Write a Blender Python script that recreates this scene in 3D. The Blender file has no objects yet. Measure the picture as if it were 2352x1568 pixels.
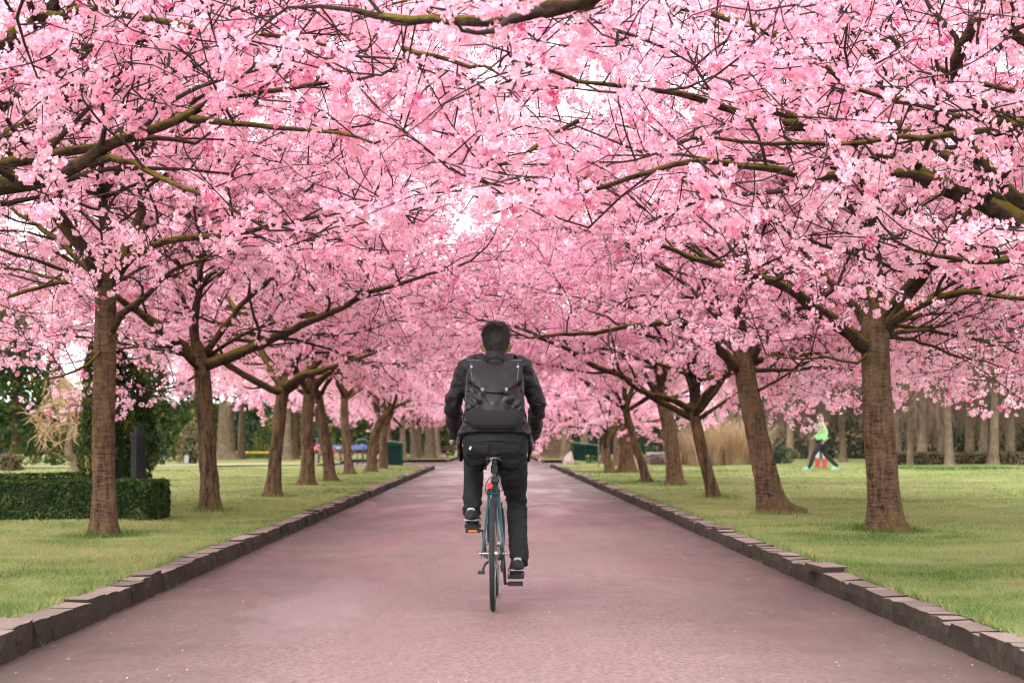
import bpy, bmesh, math, random
import numpy as np
from mathutils import Vector, Matrix, noise as mnoise

# ------------------------------------------------------------------ camera, sky, sun, exposure
S = bpy.context.scene
COL = S.collection
R = math.radians
CAM_H = 1.02
cam_d = bpy.data.cameras.new('camera')
cam = bpy.data.objects.new('camera', cam_d)
COL.objects.link(cam)
cam.location = (0, 0, CAM_H)
cam.rotation_euler = (R(90), 0, 0)
cam_d.sensor_width = 36.0
cam_d.lens = 61.7
cam_d.shift_x = 0.0168
cam_d.shift_y = 0.0978
cam_d.clip_start = 0.1
cam_d.clip_end = 3000
cam_d.dof.use_dof = True
cam_d.dof.focus_distance = 10.9
cam_d.dof.aperture_fstop = 4.0
S.camera = cam

world = bpy.data.worlds.new('World')
S.world = world
world.use_nodes = True
wn = world.node_tree
bg = wn.nodes['Background']
sky = wn.nodes.new('ShaderNodeTexSky')
sky.sky_type = 'NISHITA'
sky.sun_disc = False
SUN_EL, SUN_ROT = 46.0, 205.0
sky.sun_elevation = R(SUN_EL)
sky.sun_rotation = R(SUN_ROT)
sky.air_density = 1.0
sky.dust_density = 1.0
sky.ozone_density = 1.0
hsv = wn.nodes.new('ShaderNodeHueSaturation')      # overcast: the blue is washed out of the sky
hsv.inputs['Saturation'].default_value = 0.06
wn.links.new(sky.outputs['Color'], hsv.inputs['Color'])
wn.links.new(hsv.outputs['Color'], bg.inputs['Color'])
bg.inputs['Strength'].default_value = 0.15

sun_d = bpy.data.lights.new('sun', 'SUN')
sun_d.energy = 0.9
sun_d.angle = R(20)
sun_d.color = (1.0, 0.97, 0.95)
sun = bpy.data.objects.new('sun', sun_d)
COL.objects.link(sun)
_sd = Vector((math.sin(R(SUN_ROT)) * math.cos(R(SUN_EL)), math.cos(R(SUN_ROT)) * math.cos(R(SUN_EL)), math.sin(R(SUN_EL))))
sun.rotation_euler = _sd.to_track_quat('Z', 'Y').to_euler()

S.render.engine = 'CYCLES'
S.view_settings.view_transform = 'Standard'
S.view_settings.look = 'None'
S.view_settings.gamma = 1.0
S.view_settings.exposure = 2.1
S.cycles.use_denoising = True
S.cycles.filter_width = 1.15
S.cycles.max_bounces = 8
S.cycles.use_adaptive_sampling = True
S.cycles.adaptive_threshold = 0.04
S.cycles.debug_bvh_type = 'STATIC_BVH'
S.cycles.debug_use_spatial_splits = True
S.cycles.diffuse_bounces = 6
S.cycles.transmission_bounces = 6
S.cycles.glossy_bounces = 3
S.cycles.sample_clamp_indirect = 8

# ------------------------------------------------------------------ helpers
FV = 61.7 / 36.0 * 2352.0
VX, VY = 1176.0 - 0.0168 * 2352, 784.0 + 0.0978 * 2352
def at(px, py, D):
    """a point seen at view position (px, py) that stands D metres away"""
    return np.array([(px - VX) / FV * D, D, CAM_H + (VY - py) / FV * D])

def np_mesh(name, V, faces, mats=(), smooth=True, fmat=None, attrs=None):
    """faces: int array (n,3) or (n,4), or a list of such arrays"""
    if isinstance(faces, np.ndarray): faces = [faces]
    faces = [np.asarray(f, dtype=np.int32) for f in faces if len(f)]
    me = bpy.data.meshes.new(name)
    V = np.asarray(V, dtype=np.float32)
    me.vertices.add(len(V)); me.vertices.foreach_set('co', V.ravel())
    loops = np.concatenate([f.ravel() for f in faces])
    cnt = np.concatenate([np.full(len(f), f.shape[1], dtype=np.int32) for f in faces])
    start = np.concatenate([[0], np.cumsum(cnt)[:-1]]).astype(np.int32)
    me.loops.add(len(loops)); me.loops.foreach_set('vertex_index', loops)
    me.polygons.add(len(cnt)); me.polygons.foreach_set('loop_start', start)
    try: me.polygons.foreach_set('loop_total', cnt)
    except Exception: pass
    me.polygons.foreach_set('use_smooth', np.full(len(cnt), smooth, dtype=bool))
    for m in mats: me.materials.append(m)
    if fmat is not None: me.polygons.foreach_set('material_index', np.asarray(fmat, dtype=np.int32))
    for k, (dom, arr) in (attrs or {}).items():
        a = me.attributes.new(k, 'FLOAT', dom); a.data.foreach_set('value', np.asarray(arr, dtype=np.float32))
    me.update(calc_edges=True); me.validate()
    return me

def link(name, me, parent=None, loc=None, rotz=None, scale=None, **props):
    o = bpy.data.objects.new(name, me)
    COL.objects.link(o)
    if parent is not None: o.parent = parent
    if loc is not None: o.location = loc
    if rotz is not None: o.rotation_euler = (0, 0, rotz)
    if scale is not None: o.scale = scale if hasattr(scale, '__len__') else (scale,) * 3
    for k, v in props.items(): o[k] = v
    return o

def thing(name, label, cat, loc=(0, 0, 0), rotz=0.0, group=None):
    o = link(name, None, loc=tuple(loc), rotz=rotz, label=label, category=cat)
    if group: o['group'] = group
    return o

class MB:
    """collects shapes for one mesh"""
    def __init__(s): s.V = []; s.F = []; s.M = []; s.n = 0
    def add(s, V, F, m=0):
        V = np.asarray(V, float)
        s.V.append(V)
        for f in F: s.F.append(tuple(int(i) + s.n for i in f)); s.M.append(m)
        s.n += len(V); return s
    def box(s, c, d, m=0, rot=None, bev=0.0):
        c = np.array(c, float); h = np.array(d, float) / 2
        if bev <= 0:
            V = np.array([[x, y, z] for x in (-1, 1) for y in (-1, 1) for z in (-1, 1)]) * h
            F = [(0, 1, 3, 2), (4, 6, 7, 5), (0, 4, 5, 1), (2, 3, 7, 6), (0, 2, 6, 4), (1, 5, 7, 3)]
        else:
            bm = bmesh.new(); bmesh.ops.create_cube(bm, size=1.0)
            for v in bm.verts: v.co = Vector([v.co[i] * 2 * h[i] for i in range(3)])
            bmesh.ops.bevel(bm, geom=list(bm.edges), offset=bev, segments=2, affect='EDGES', profile=0.6)
            bm.verts.index_update()
            V = np.array([v.co[:] for v in bm.verts]); F = [[v.index for v in f.verts] for f in bm.faces]; bm.free()
        if rot is not None: V = V @ np.array(rot).T
        return s.add(V + c, F, m)
    def tube(s, pts, rad, k=10, m=0, cap=True, rx=None, side=None):
        V, F = loft(pts, rad, rad if rx is None else rx, k, cap=cap, side=side)
        return s.add(V, F, m)
    def torus(s, c, Rm, r, n=64, k=10, axis='X', m=0, ry=None):
        a = np.linspace(0, 2 * np.pi, n, endpoint=False); b = np.linspace(0, 2 * np.pi, k, endpoint=False)
        A, B = np.meshgrid(a, b, indexing='ij')
        rr = Rm + r * np.cos(B); off = (r if ry is None else ry) * np.sin(B)
        if axis == 'X': V = np.stack([off, rr * np.cos(A), rr * np.sin(A)], -1)
        elif axis == 'Y': V = np.stack([rr * np.cos(A), off, rr * np.sin(A)], -1)
        else: V = np.stack([rr * np.cos(A), rr * np.sin(A), off], -1)
        F = [(i * k + j, ((i + 1) % n) * k + j, ((i + 1) % n) * k + (j + 1) % k, i * k + (j + 1) % k) for i in range(n) for j in range(k)]
        return s.add(V.reshape(-1, 3) + np.array(c), F, m)
    def ball(s, c, r, m=0, seg=14, rings=9):
        r = np.array(r if hasattr(r, '__len__') else (r,) * 3)
        pts = [(0, 0, -1 + 2 * i / rings) for i in range(rings + 1)]
        V = []; 
        for i in range(1, rings):
            th = math.pi * i / rings
            for j in range(seg):
                a = 2 * math.pi * j / seg
                V.append((math.sin(th) * math.cos(a), math.sin(th) * math.sin(a), -math.cos(th)))
        b = len(V); V += [(0, 0, -1), (0, 0, 1)]
        F = [(i * seg + j, i * seg + (j + 1) % seg, (i + 1) * seg + (j + 1) % seg, (i + 1) * seg + j) for i in range(rings - 2) for j in range(seg)]
        F += [((j + 1) % seg, j, b) for j in range(seg)] + [((rings - 2) * seg + j, (rings - 2) * seg + (j + 1) % seg, b + 1) for j in range(seg)]
        return s.add(np.array(V) * r + np.array(c), F, m)
    def arrays(s): return np.concatenate(s.V), s.F
    def mesh(s, name, mats, smooth=True):
        me = bpy.data.meshes.new(name)
        me.from_pydata(np.concatenate(s.V).tolist(), [], s.F)
        if not hasattr(mats, '__len__'): mats = [mats]
        for m in mats: me.materials.append(m)
        me.polygons.foreach_set('material_index', np.array(s.M, dtype=np.int32))
        me.polygons.foreach_set('use_smooth', np.full(len(s.F), smooth, dtype=bool))
        me.update()
        if smooth:
            try: me.set_sharp_from_angle(angle=R(40))
            except Exception: pass
        return me
    def obj(s, name, mats, parent=None, smooth=True, **kw):
        return link(name, s.mesh(name, mats, smooth), parent, **kw)

def norm(a): return a / np.maximum(np.linalg.norm(a, axis=-1, keepdims=True), 1e-9)

def loft(pts, ra, rb, k=12, cap=True, side=None):
    """rings of radii ra (along `side`) and rb along a polyline"""
    pts = np.asarray(pts, float); n = len(pts)
    ra = np.broadcast_to(np.asarray(ra, float), (n,)); rb = np.broadcast_to(np.asarray(rb, float), (n,))
    t = np.gradient(pts, axis=0); t = norm(t)
    if side is None:
        d = t.mean(0); side = np.array([1., 0, 0]) if abs(d[0]) < 0.8 * np.linalg.norm(d) else np.array([0, 0, 1.])
    u = np.empty_like(pts); s0 = np.asarray(side, float)
    for i in range(n):
        w = s0 - t[i] * np.dot(s0, t[i]); u[i] = w / max(np.linalg.norm(w), 1e-9); s0 = u[i]
    v = np.cross(t, u)
    a = np.linspace(0, 2 * np.pi, k, endpoint=False)
    V = pts[:, None] + ra[:, None, None] * np.cos(a)[None, :, None] * u[:, None] + rb[:, None, None] * np.sin(a)[None, :, None] * v[:, None]
    V = V.reshape(-1, 3)
    F = [(i * k + j, i * k + (j + 1) % k, (i + 1) * k + (j + 1) % k, (i + 1) * k + j) for i in range(n - 1) for j in range(k)]
    if cap:
        b = len(V); V = np.concatenate([V, pts[:1], pts[-1:]])
        F += [((j + 1) % k, j, b) for j in range(k)] + [((n - 1) * k + j, (n - 1) * k + (j + 1) % k, b + 1) for j in range(k)]
    return V, F

def smooth_path(P, step=0.15):
    """Catmull-Rom through the rows of P (any number of columns, xyz first)"""
    P = np.asarray(P, float)
    Q = np.concatenate([[2 * P[0] - P[1]], P, [2 * P[-1] - P[-2]]])
    out = []
    for i in range(1, len(Q) - 2):
        L = np.linalg.norm(Q[i + 1][:3] - Q[i][:3]); m = max(2, int(L / step))
        for j in range(m):
            t = j / m
            out.append(0.5 * (2 * Q[i] + (Q[i + 1] - Q[i - 1]) * t + (2 * Q[i - 1] - 5 * Q[i] + 4 * Q[i + 1] - Q[i + 2]) * t * t + (3 * Q[i] - Q[i - 1] - 3 * Q[i + 1] + Q[i + 2]) * t ** 3))
    out.append(P[-1])
    return np.array(out)

# ------------------------------------------------------------------ materials
def new_mat(name):
    m = bpy.data.materials.new(name); m.use_nodes = True
    nt = m.node_tree; return m, nt, nt.nodes['Principled BSDF']

def N(nt, t, **kw):
    n = nt.nodes.new(t)
    for k, v in kw.items():
        if k in n.inputs: n.inputs[k].default_value = v
        else: setattr(n, k, v)
    return n

def ramp(nt, fac, stops):
    r = nt.nodes.new('ShaderNodeValToRGB'); e = r.color_ramp.elements
    while len(e) < len(stops): e.new(0.5)
    for el, (p, c) in zip(e, stops):
        el.position = p; el.color = (*c, 1) if len(c) == 3 else c
    nt.links.new(fac, r.inputs['Fac']); return r.outputs['Color']

def noise_tex(nt, scale, detail=4, rough=0.6, coord='Object', vec_scale=None, dist=0.0):
    tc = nt.nodes.new('ShaderNodeTexCoord'); out = tc.outputs[coord]
    if vec_scale is not None:
        mp = nt.nodes.new('ShaderNodeMapping'); mp.inputs['Scale'].default_value = vec_scale
        nt.links.new(out, mp.inputs['Vector']); out = mp.outputs['Vector']
    n = nt.nodes.new('ShaderNodeTexNoise')
    n.inputs['Scale'].default_value = scale; n.inputs['Detail'].default_value = detail; n.inputs['Roughness'].default_value = rough
    n.inputs['Distortion'].default_value = dist
    nt.links.new(out, n.inputs['Vector']); return n.outputs['Fac']

def bump(nt, bsdf, h, strength=0.4, dist=0.02):
    b = nt.nodes.new('ShaderNodeBump'); b.inputs['Strength'].default_value = strength; b.inputs['Distance'].default_value = dist
    nt.links.new(h, b.inputs['Height'])
    nt.links.new(b.outputs['Normal'], bsdf.inputs['Normal']); return b

def mixc(nt, f, a, b, mode='MIX'):
    m = nt.nodes.new('ShaderNodeMix'); m.data_type = 'RGBA'; m.blend_type = mode
    def put(i, v):
        if hasattr(v, 'links') or isinstance(v, bpy.types.NodeSocket): nt.links.new(v, m.inputs[i])
        else: m.inputs[i].default_value = v if not hasattr(v, '__len__') else ((*v, 1) if len(v) == 3 else v)
    put(0, f); put(6, a); put(7, b); return m.outputs[2]

def simple(name, col, rough=0.6, var=0.25, scale=20, bs=0.15, metal=0.0, spec=0.28, bdist=0.01, coat=0.0):
    m, nt, b = new_mat(name)
    n = noise_tex(nt, scale, 5, 0.65)
    lo = tuple(c * (1 - var) for c in col); hi = tuple(min(1, c * (1 + var)) for c in col)
    nt.links.new(ramp(nt, n, [(0.3, lo), (0.7, hi)]), b.inputs['Base Color'])
    b.inputs['Roughness'].default_value = rough; b.inputs['Metallic'].default_value = metal
    b.inputs['Specular IOR Level'].default_value = spec
    if coat: b.inputs['Coat Weight'].default_value = coat
    if bs: bump(nt, b, noise_tex(nt, scale * 4, 4), bs, bdist)
    return m

def petal_mat(name, stops, transl=0.45):
    m, nt, b = new_mat(name)
    at_ = nt.nodes.new('ShaderNodeAttribute'); at_.attribute_name = 'tint'
    c = ramp(nt, at_.outputs['Fac'], stops)
    nt.nodes.remove(b)
    d = nt.nodes.new('ShaderNodeBsdfDiffuse'); t = nt.nodes.new('ShaderNodeBsdfTranslucent'); mx = nt.nodes.new('ShaderNodeMixShader')
    nt.links.new(c, d.inputs['Color']); nt.links.new(c, t.inputs['Color'])
    mx.inputs[0].default_value = transl
    nt.links.new(d.outputs[0], mx.inputs[1]); nt.links.new(t.outputs[0], mx.inputs[2])
    nt.links.new(mx.outputs[0], nt.nodes['Material Output'].inputs['Surface'])
    return m

MAT = {}
MAT['blossom'] = petal_mat('blossom', [(0.0, (0.68, 0.12, 0.27)), (0.12, (0.88, 0.34, 0.50)), (0.4, (0.945, 0.565, 0.695)), (0.75, (0.955, 0.65, 0.76)), (1.0, (0.965, 0.735, 0.815))], 0.5)

def bark_mat(name, base, dark, moss, band=1.0, mossy=0.5):
    m, nt, b = new_mat(name)
    fine = noise_tex(nt, 14, 6, 0.7)
    bands = noise_tex(nt, 9, 5, 0.65, vec_scale=(1.0, 1.0, 5.5), dist=0.4)
    fiss = noise_tex(nt, 11, 6, 0.75, vec_scale=(1.6, 1.6, 0.35), dist=0.6)
    c = ramp(nt, bands, [(0.36, dark), (0.5, base), (0.62, tuple(min(1, x * 1.7) for x in base))])
    c2 = ramp(nt, fiss, [(0.38, dark), (0.52, base), (0.66, tuple(min(1, x * 1.5) for x in base))])
    c = mixc(nt, 0.45 * band, c2, c)
    blot = noise_tex(nt, 3.1, 5, 0.65, dist=0.5)      # scuffed, lichened and damp patches of the bark itself
    c = mixc(nt, 0.55, c, ramp(nt, blot, [(0.3, (0.45, 0.42, 0.40)), (0.55, (1.0, 1.0, 1.0)), (0.75, (1.5, 1.42, 1.3))]), 'MULTIPLY')
    # moss and algae grow on the upper side of limbs and in patches on trunks
    geo = nt.nodes.new('ShaderNodeNewGeometry'); sx = nt.nodes.new('ShaderNodeSeparateXYZ')
    nt.links.new(geo.outputs['Normal'], sx.inputs[0])
    big = noise_tex(nt, 2.3, 4, 0.6)
    ad = N(nt, 'ShaderNodeMath', operation='MULTIPLY_ADD'); nt.links.new(sx.outputs['Z'], ad.inputs[0]); ad.inputs[1].default_value = 0.35; nt.links.new(big, ad.inputs[2])
    mf = ramp(nt, ad.outputs[0], [(0.5, (0, 0, 0)), (0.72, (mossy,) * 3)])
    c = mixc(nt, mf, c, moss)
    nt.links.new(c, b.inputs['Base Color'])
    b.inputs['Roughness'].default_value = 0.85; b.inputs['Specular IOR Level'].default_value = 0.1
    mm = N(nt, 'ShaderNodeMath', operation='ADD'); nt.links.new(bands, mm.inputs[0]); nt.links.new(fiss, mm.inputs[1])
    m2 = N(nt, 'ShaderNodeMath', operation='MULTIPLY_ADD'); nt.links.new(fine, m2.inputs[0]); m2.inputs[1].default_value = 0.6; nt.links.new(mm.outputs[0], m2.inputs[2])
    bump(nt, b, m2.outputs[0], 1.0, 0.05)
    return m
MAT['bark'] = bark_mat('cherry_bark', (0.150, 0.090, 0.056), (0.018, 0.011, 0.007), (0.12, 0.082, 0.02), 0.85, 0.4)
MAT['bark_rough'] = bark_mat('old_cherry_bark', (0.150, 0.090, 0.053), (0.012, 0.008, 0.005), (0.105, 0.073, 0.018), 0.35, 0.45)
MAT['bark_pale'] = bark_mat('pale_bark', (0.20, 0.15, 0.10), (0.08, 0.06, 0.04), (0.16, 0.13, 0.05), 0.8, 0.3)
MAT['limb'] = bark_mat('limb_bark', (0.075, 0.045, 0.033), (0.013, 0.008, 0.006), (0.19, 0.14, 0.02), 0.9, 0.9)
MAT['twig'] = simple('twig_bark', (0.034, 0.019, 0.015), 0.8, 0.3, 30, 0)
# ------------------------------------------------------------------ cherry trees
def grow(start, dirn, length, n, rng, wig=0.25, lift=0.0, droop=0.0, floor=None):
    Nn = len(start); P = np.empty((Nn, n + 1, 3)); P[:, 0] = start
    d = norm(np.array(dirn, float))
    for i in range(n):
        d = d + rng.normal(0, wig, (Nn, 3)); d[:, 2] += lift * (1 - i / n) - droop * (i / n)
        d = norm(d); P[:, i + 1] = P[:, i] + d * (length / n)[:, None]
        if floor is not None:
            fl = floor(P[:, i + 1]) if callable(floor) else np.full(Nn, floor)
            lo = P[:, i + 1, 2] < fl
            P[lo, i + 1, 2] = fl[lo] + rng.random(lo.sum()) * 0.12; d[lo, 2] = abs(d[lo, 2]) * 0.3
    return P

def tube_batch(P, Rr, k):
    """P (N,m,3), Rr (N,m) -> verts, quads"""
    Nn, m = P.shape[:2]
    t = norm(np.gradient(P, axis=1))
    ref = np.zeros((Nn, 1, 3)); vert = abs(t.mean(1)[:, 2]) > 0.8
    ref[~vert, 0, 2] = 1; ref[vert, 0, 0] = 1
    u = norm(np.cross(t, np.broadcast_to(ref, t.shape))); v = np.cross(t, u)
    a = np.linspace(0, 2 * np.pi, k, endpoint=False)
    V = P[:, :, None] + Rr[:, :, None, None] * (np.cos(a)[None, None, :, None] * u[:, :, None] + np.sin(a)[None, None, :, None] * v[:, :, None])
    idx = np.arange(Nn * m * k).reshape(Nn, m, k)
    q = np.stack([idx[:, :-1], np.roll(idx, -1, 2)[:, :-1], np.roll(idx, -1, 2)[:, 1:], idx[:, 1:]], -1).reshape(-1, 4)
    return V.reshape(-1, 3), q

def arc_sample(pts, s):
    d = np.concatenate([[0], np.cumsum(np.linalg.norm(np.diff(pts[:, :3], axis=0), axis=1))])
    return np.stack([np.interp(s, d, pts[:, c]) for c in range(pts.shape[1])], -1), d[-1]

def flower_template(rng, nf, rings, size):
    """a hanging bunch of double flowers; rings: (petal count, radius, cup) from outside in, each petal a wedge"""
    V = []; F = []
    for f in range(nf):
        th = rng.uniform(0, 2 * np.pi); cz = rng.uniform(-1, 0.75)
        n = np.array([math.sqrt(1 - cz * cz) * math.cos(th), math.sqrt(1 - cz * cz) * math.sin(th), cz])
        c = n * size * rng.uniform(0.65, 1.0) + np.array([0, 0, -0.3 * size])
        u = norm(np.cross(n, rng.normal(size=3))); w = np.cross(n, u)
        r = size * rng.uniform(0.5, 0.68)
        for (cnt, rr, cup) in rings:
            a0 = rng.uniform(0, 6.28)
            for p in range(cnt):
                a = a0 + 2 * np.pi * p / cnt + rng.uniform(-0.2, 0.2); q = r * rr * rng.uniform(0.85, 1.15); hw = rng.uniform(0.8, 1.15) * np.pi / cnt
                k1, k2 = cup + rng.normal(0, 0.22), cup + rng.normal(0, 0.22); b = len(V)
                e1 = math.cos(a - hw) * u + math.sin(a - hw) * w; e2 = math.cos(a + hw) * u + math.sin(a + hw) * w
                V += [c - n * r * 0.1, c + e1 * q + n * r * k1, c + e2 * q + n * r * k2]
                F.append((b, b + 1, b + 2))
    return np.array(V), np.array(F)

def rot_batch(n, rng, tilt=0.5):
    a = rng.uniform(0, 2 * np.pi, n); b = rng.normal(0, tilt, n); c = rng.normal(0, tilt, n)
    ca, sa, cb, sb, cc, sc = np.cos(a), np.sin(a), np.cos(b), np.sin(b), np.cos(c), np.sin(c)
    Z = np.zeros(n); O = np.ones(n)
    Rz = np.stack([ca, -sa, Z, sa, ca, Z, Z, Z, O], -1).reshape(n, 3, 3)
    Rx = np.stack([O, Z, Z, Z, cb, -sb, Z, sb, cb], -1).reshape(n, 3, 3)
    Ry = np.stack([cc, Z, sc, Z, O, Z, -sc, Z, cc], -1).reshape(n, 3, 3)
    return Rx @ Ry @ Rz

def scatter(templates, pts, scale, rng, tilt=0.5):
    Vs, Fs, owner = [], [], []; off = 0
    which = rng.integers(0, len(templates), len(pts)); Rm = rot_batch(len(pts), rng, tilt)
    for k, (TV, TF) in enumerate(templates):
        ids = np.where(which == k)[0]
        if not len(ids): continue
        V = np.einsum('nij,mj->nmi', Rm[ids], TV) * scale[ids][:, None, None] + pts[ids][:, None]
        F = TF[None] + (np.arange(len(ids)) * len(TV))[:, None, None] + off
        Vs.append(V.reshape(-1, 3)); Fs.append(F.reshape(-1, TF.shape[1])); owner.append(np.repeat(ids, len(TF)))
        off += len(ids) * len(TV)
    return np.concatenate(Vs), np.concatenate(Fs), np.concatenate(owner)

_r = np.random.default_rng(5)
BUNCH_FINE = [flower_template(_r, 7, ((5, 1.0, 0.42),), 0.0275) for _ in range(7)]
BUNCH_MID = [flower_template(_r, 4, ((4, 1.05, 0.4),), 0.035) for _ in range(5)]

def auto_limbs(rng, n=6, length=4.6, az0=0.0, spread=2 * np.pi, z0=0.0, r0=0.07, el=(0.5, 1.05)):
    out = []
    for i in range(n):
        az = az0 + spread * (i + rng.uniform(-0.25, 0.25)) / n; e = rng.uniform(*el)
        L = length * rng.uniform(0.8, 1.12); m = 9; p = np.array([0, 0, z0 - 0.1]); pts = [[*p, r0]]
        for j in range(m):
            az += rng.normal(0, 0.13); ee = e * (1 - 0.95 * (j / m)) + rng.normal(0, 0.1)
            p = p + np.array([math.cos(az) * math.cos(ee), math.sin(az) * math.cos(ee), math.sin(ee)]) * L / m
            pts.append([*p, r0 * (1 - 0.86 * (j + 1) / m)])
        out.append(smooth_path(pts, 0.16))
    return out

def build_crown(limbs, seed, fine=True, dens=1.0, floor=-0.35, first=0.9, sec_step=0.29, ter_step=0.12, keep=1.0, bunch=0.042, long=1.0, size=1.0, droop=0.2):
    """limbs: arrays (n,4) of xyz and radius, relative to the fork.  Returns meshes: limbs, twigs, blossom."""
    rng = np.random.default_rng(seed)
    limb_me = []
    S0, D0, L0, R0 = [], [], [], []
    for Lm in limbs:
        q = Lm.copy(); nn = len(q)
        wob = np.cumsum(rng.normal(0, 0.008, (nn, 3)), 0); wob -= np.linspace(0, 1, nn)[:, None] * wob[-1]
        q[:, :3] += wob
        V, F = loft(q[:, :3], q[:, 3], q[:, 3], 10 if fine else 7)
        V = V + 0.10 * np.interp(np.arange(len(V)) // (10 if fine else 7), np.arange(nn), q[:, 3])[:, None] * rng.normal(0, 1, V.shape)
        tri = [f for f in F if len(f) == 3]; qd = [f for f in F if len(f) == 4]
        limb_me.append(np_mesh('limb', V, [np.array(qd), np.array(tri)], [MAT['limb']]))
        _, Lt = arc_sample(q, [0.0])
        s = np.arange(min(first, 0.35 * Lt), Lt, sec_step / dens) ; s = s + rng.uniform(-0.12, 0.12, len(s)); s = np.clip(s, 0.05, Lt - 0.01)
        c, _ = arc_sample(q, s); c2, _ = arc_sample(q, np.minimum(s + 0.1, Lt)); c1, _ = arc_sample(q, np.maximum(s - 0.1, 0))
        t = norm(c2[:, :3] - c1[:, :3])
        lat = norm(np.cross(t, [0, 0, 1.0]) + 1e-6); sg = np.where(np.arange(len(s)) % 2 == 0, 1.0, -1.0)[:, None]
        d = lat * sg * rng.uniform(0.4, 1.0, (len(s), 1)) + t * rng.uniform(0.2, 0.9, (len(s), 1)) + np.array([0, 0, 1.0]) * rng.uniform(-0.35, 0.75, (len(s), 1))
        S0.append(c[:, :3]); D0.append(d); R0.append(np.minimum(c[:, 3] * 0.55, 0.024))
        L0.append((0.9 + 1.3 * rng.random(len(s))) * (1.05 - 0.45 * s / Lt) * long)
        # the limb's own tip goes on as a thin branch
        S0.append(q[-1:, :3]); D0.append(norm(q[-1:, :3] - q[-4:-3, :3])); R0.append(q[-1:, 3]); L0.append(np.array([0.9]))
    S0, D0, L0, R0 = map(np.concatenate, (S0, D0, L0, R0))
    P2 = grow(S0, D0, L0, 7, rng, 0.2, 0.10, droop, floor)
    r2 = R0[:, None] * np.linspace(1, 0.22, 8)[None]
    V2, Q2 = tube_batch(P2, r2, 5 if fine else 4)
    # tertiary twigs
    S1, D1, L1_ = [], [], []
    for i in range(len(P2)):
        L = L0[i]; s = np.arange(0.18, L, ter_step / dens)
        if not len(s): continue
        s = np.minimum(s + rng.uniform(-0.05, 0.05, len(s)), L * 0.995)
        f = s / L * 7; j = np.clip(f.astype(int), 0, 6); w = (f - j)[:, None]
        S1.append(P2[i, j] * (1 - w) + P2[i, j + 1] * w)
        t = norm(P2[i, j + 1] - P2[i, j])
        D1.append(t * 0.7 + rng.normal(0, 0.62, t.shape) + np.array([0, 0, 0.12]))
        L1_.append(rng.uniform(0.22, 0.75, len(s)) * (1.1 - 0.5 * s / L) * long)
    S1, D1, L1_ = map(np.concatenate, (S1, D1, L1_))
    P3 = grow(S1, D1, L1_, 4, rng, 0.24, 0.05, 0.18 + 0.3 * (droop - 0.2), floor)
    r3 = np.full(len(P3), 0.0055)[:, None] * np.linspace(1, 0.4, 5)[None]
    V3, Q3 = tube_batch(P3[:, ::2], r3[:, ::2], 3)
    # a few long bare drooping whips
    nw = int(len(P2) * 1.1); pick = rng.integers(0, len(P2), nw); jj = rng.integers(1, 7, nw)
    PW = grow(P2[pick, jj], rng.normal(0, 0.6, (nw, 3)) + np.array([0, 0, -0.15]), rng.uniform(0.5, 1.2, nw), 6, rng, 0.22, 0.0, 0.18, floor)
    VW, QW = tube_batch(PW, np.linspace(0.0055, 0.0022, 7)[None].repeat(nw, 0), 3)
    twig_me = np_mesh('twigs', np.concatenate([V2, V3, VW]), [Q2, Q3 + len(V2), QW + len(V2) + len(V3)], [MAT['twig']])
    # bunches of flowers along the twigs
    B = []
    for i in range(len(P3)):
        m = max(1, int(L1_[i] / bunch)); u = np.sort(rng.uniform(0.2, 1.0, m)) * 4; j = np.clip(u.astype(int), 0, 3); w = (u - j)[:, None]
        B.append(P3[i, j] * (1 - w) + P3[i, j + 1] * w)
    for i in range(len(P2)):
        m = max(1, int(L0[i] * 0.6 / 0.11)); u = rng.uniform(0.35, 1.0, m) * 7; j = np.clip(u.astype(int), 0, 6); w = (u - j)[:, None]
        B.append(P2[i, j] * (1 - w) + P2[i, j + 1] * w)
    B = np.concatenate(B)
    # flowering is uneven: some sprays are heavy, others nearly bare
    off = rng.uniform(0, 100, 3)
    dn = np.array([mnoise.noise(Vector(b * 1.1 + off)) for b in B])
    B = B[rng.random(len(B)) < keep * np.clip(0.85 + 0.9 * dn, 0.15, 1.0)]
    B = B + rng.normal(0, 0.026, B.shape) + np.array([0, 0, -0.02])
    sc = rng.uniform(0.7, 1.3, len(B)) * size
    V, F, owner = scatter(BUNCH_FINE if fine else BUNCH_MID, B, sc, rng)
    dn2 = np.array([mnoise.noise(Vector(b * 0.7 + off + 31)) for b in B])
    tint = np.clip(0.58 + 0.35 * dn2 + rng.normal(0, 0.13, len(B)), 0.05, 1); bud = rng.random(len(B)) < 0.05
    tint[bud] = rng.uniform(0.03, 0.22, bud.sum())
    ft = np.clip(tint[owner] + rng.normal(0, 0.06, len(F)), 0, 1)
    blossom_me = np_mesh('blossom', V, F, [MAT['blossom']], smooth=False, attrs={'tint': ('FACE', ft)})
    return limb_me, twig_me, blossom_me, len(B)

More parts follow.
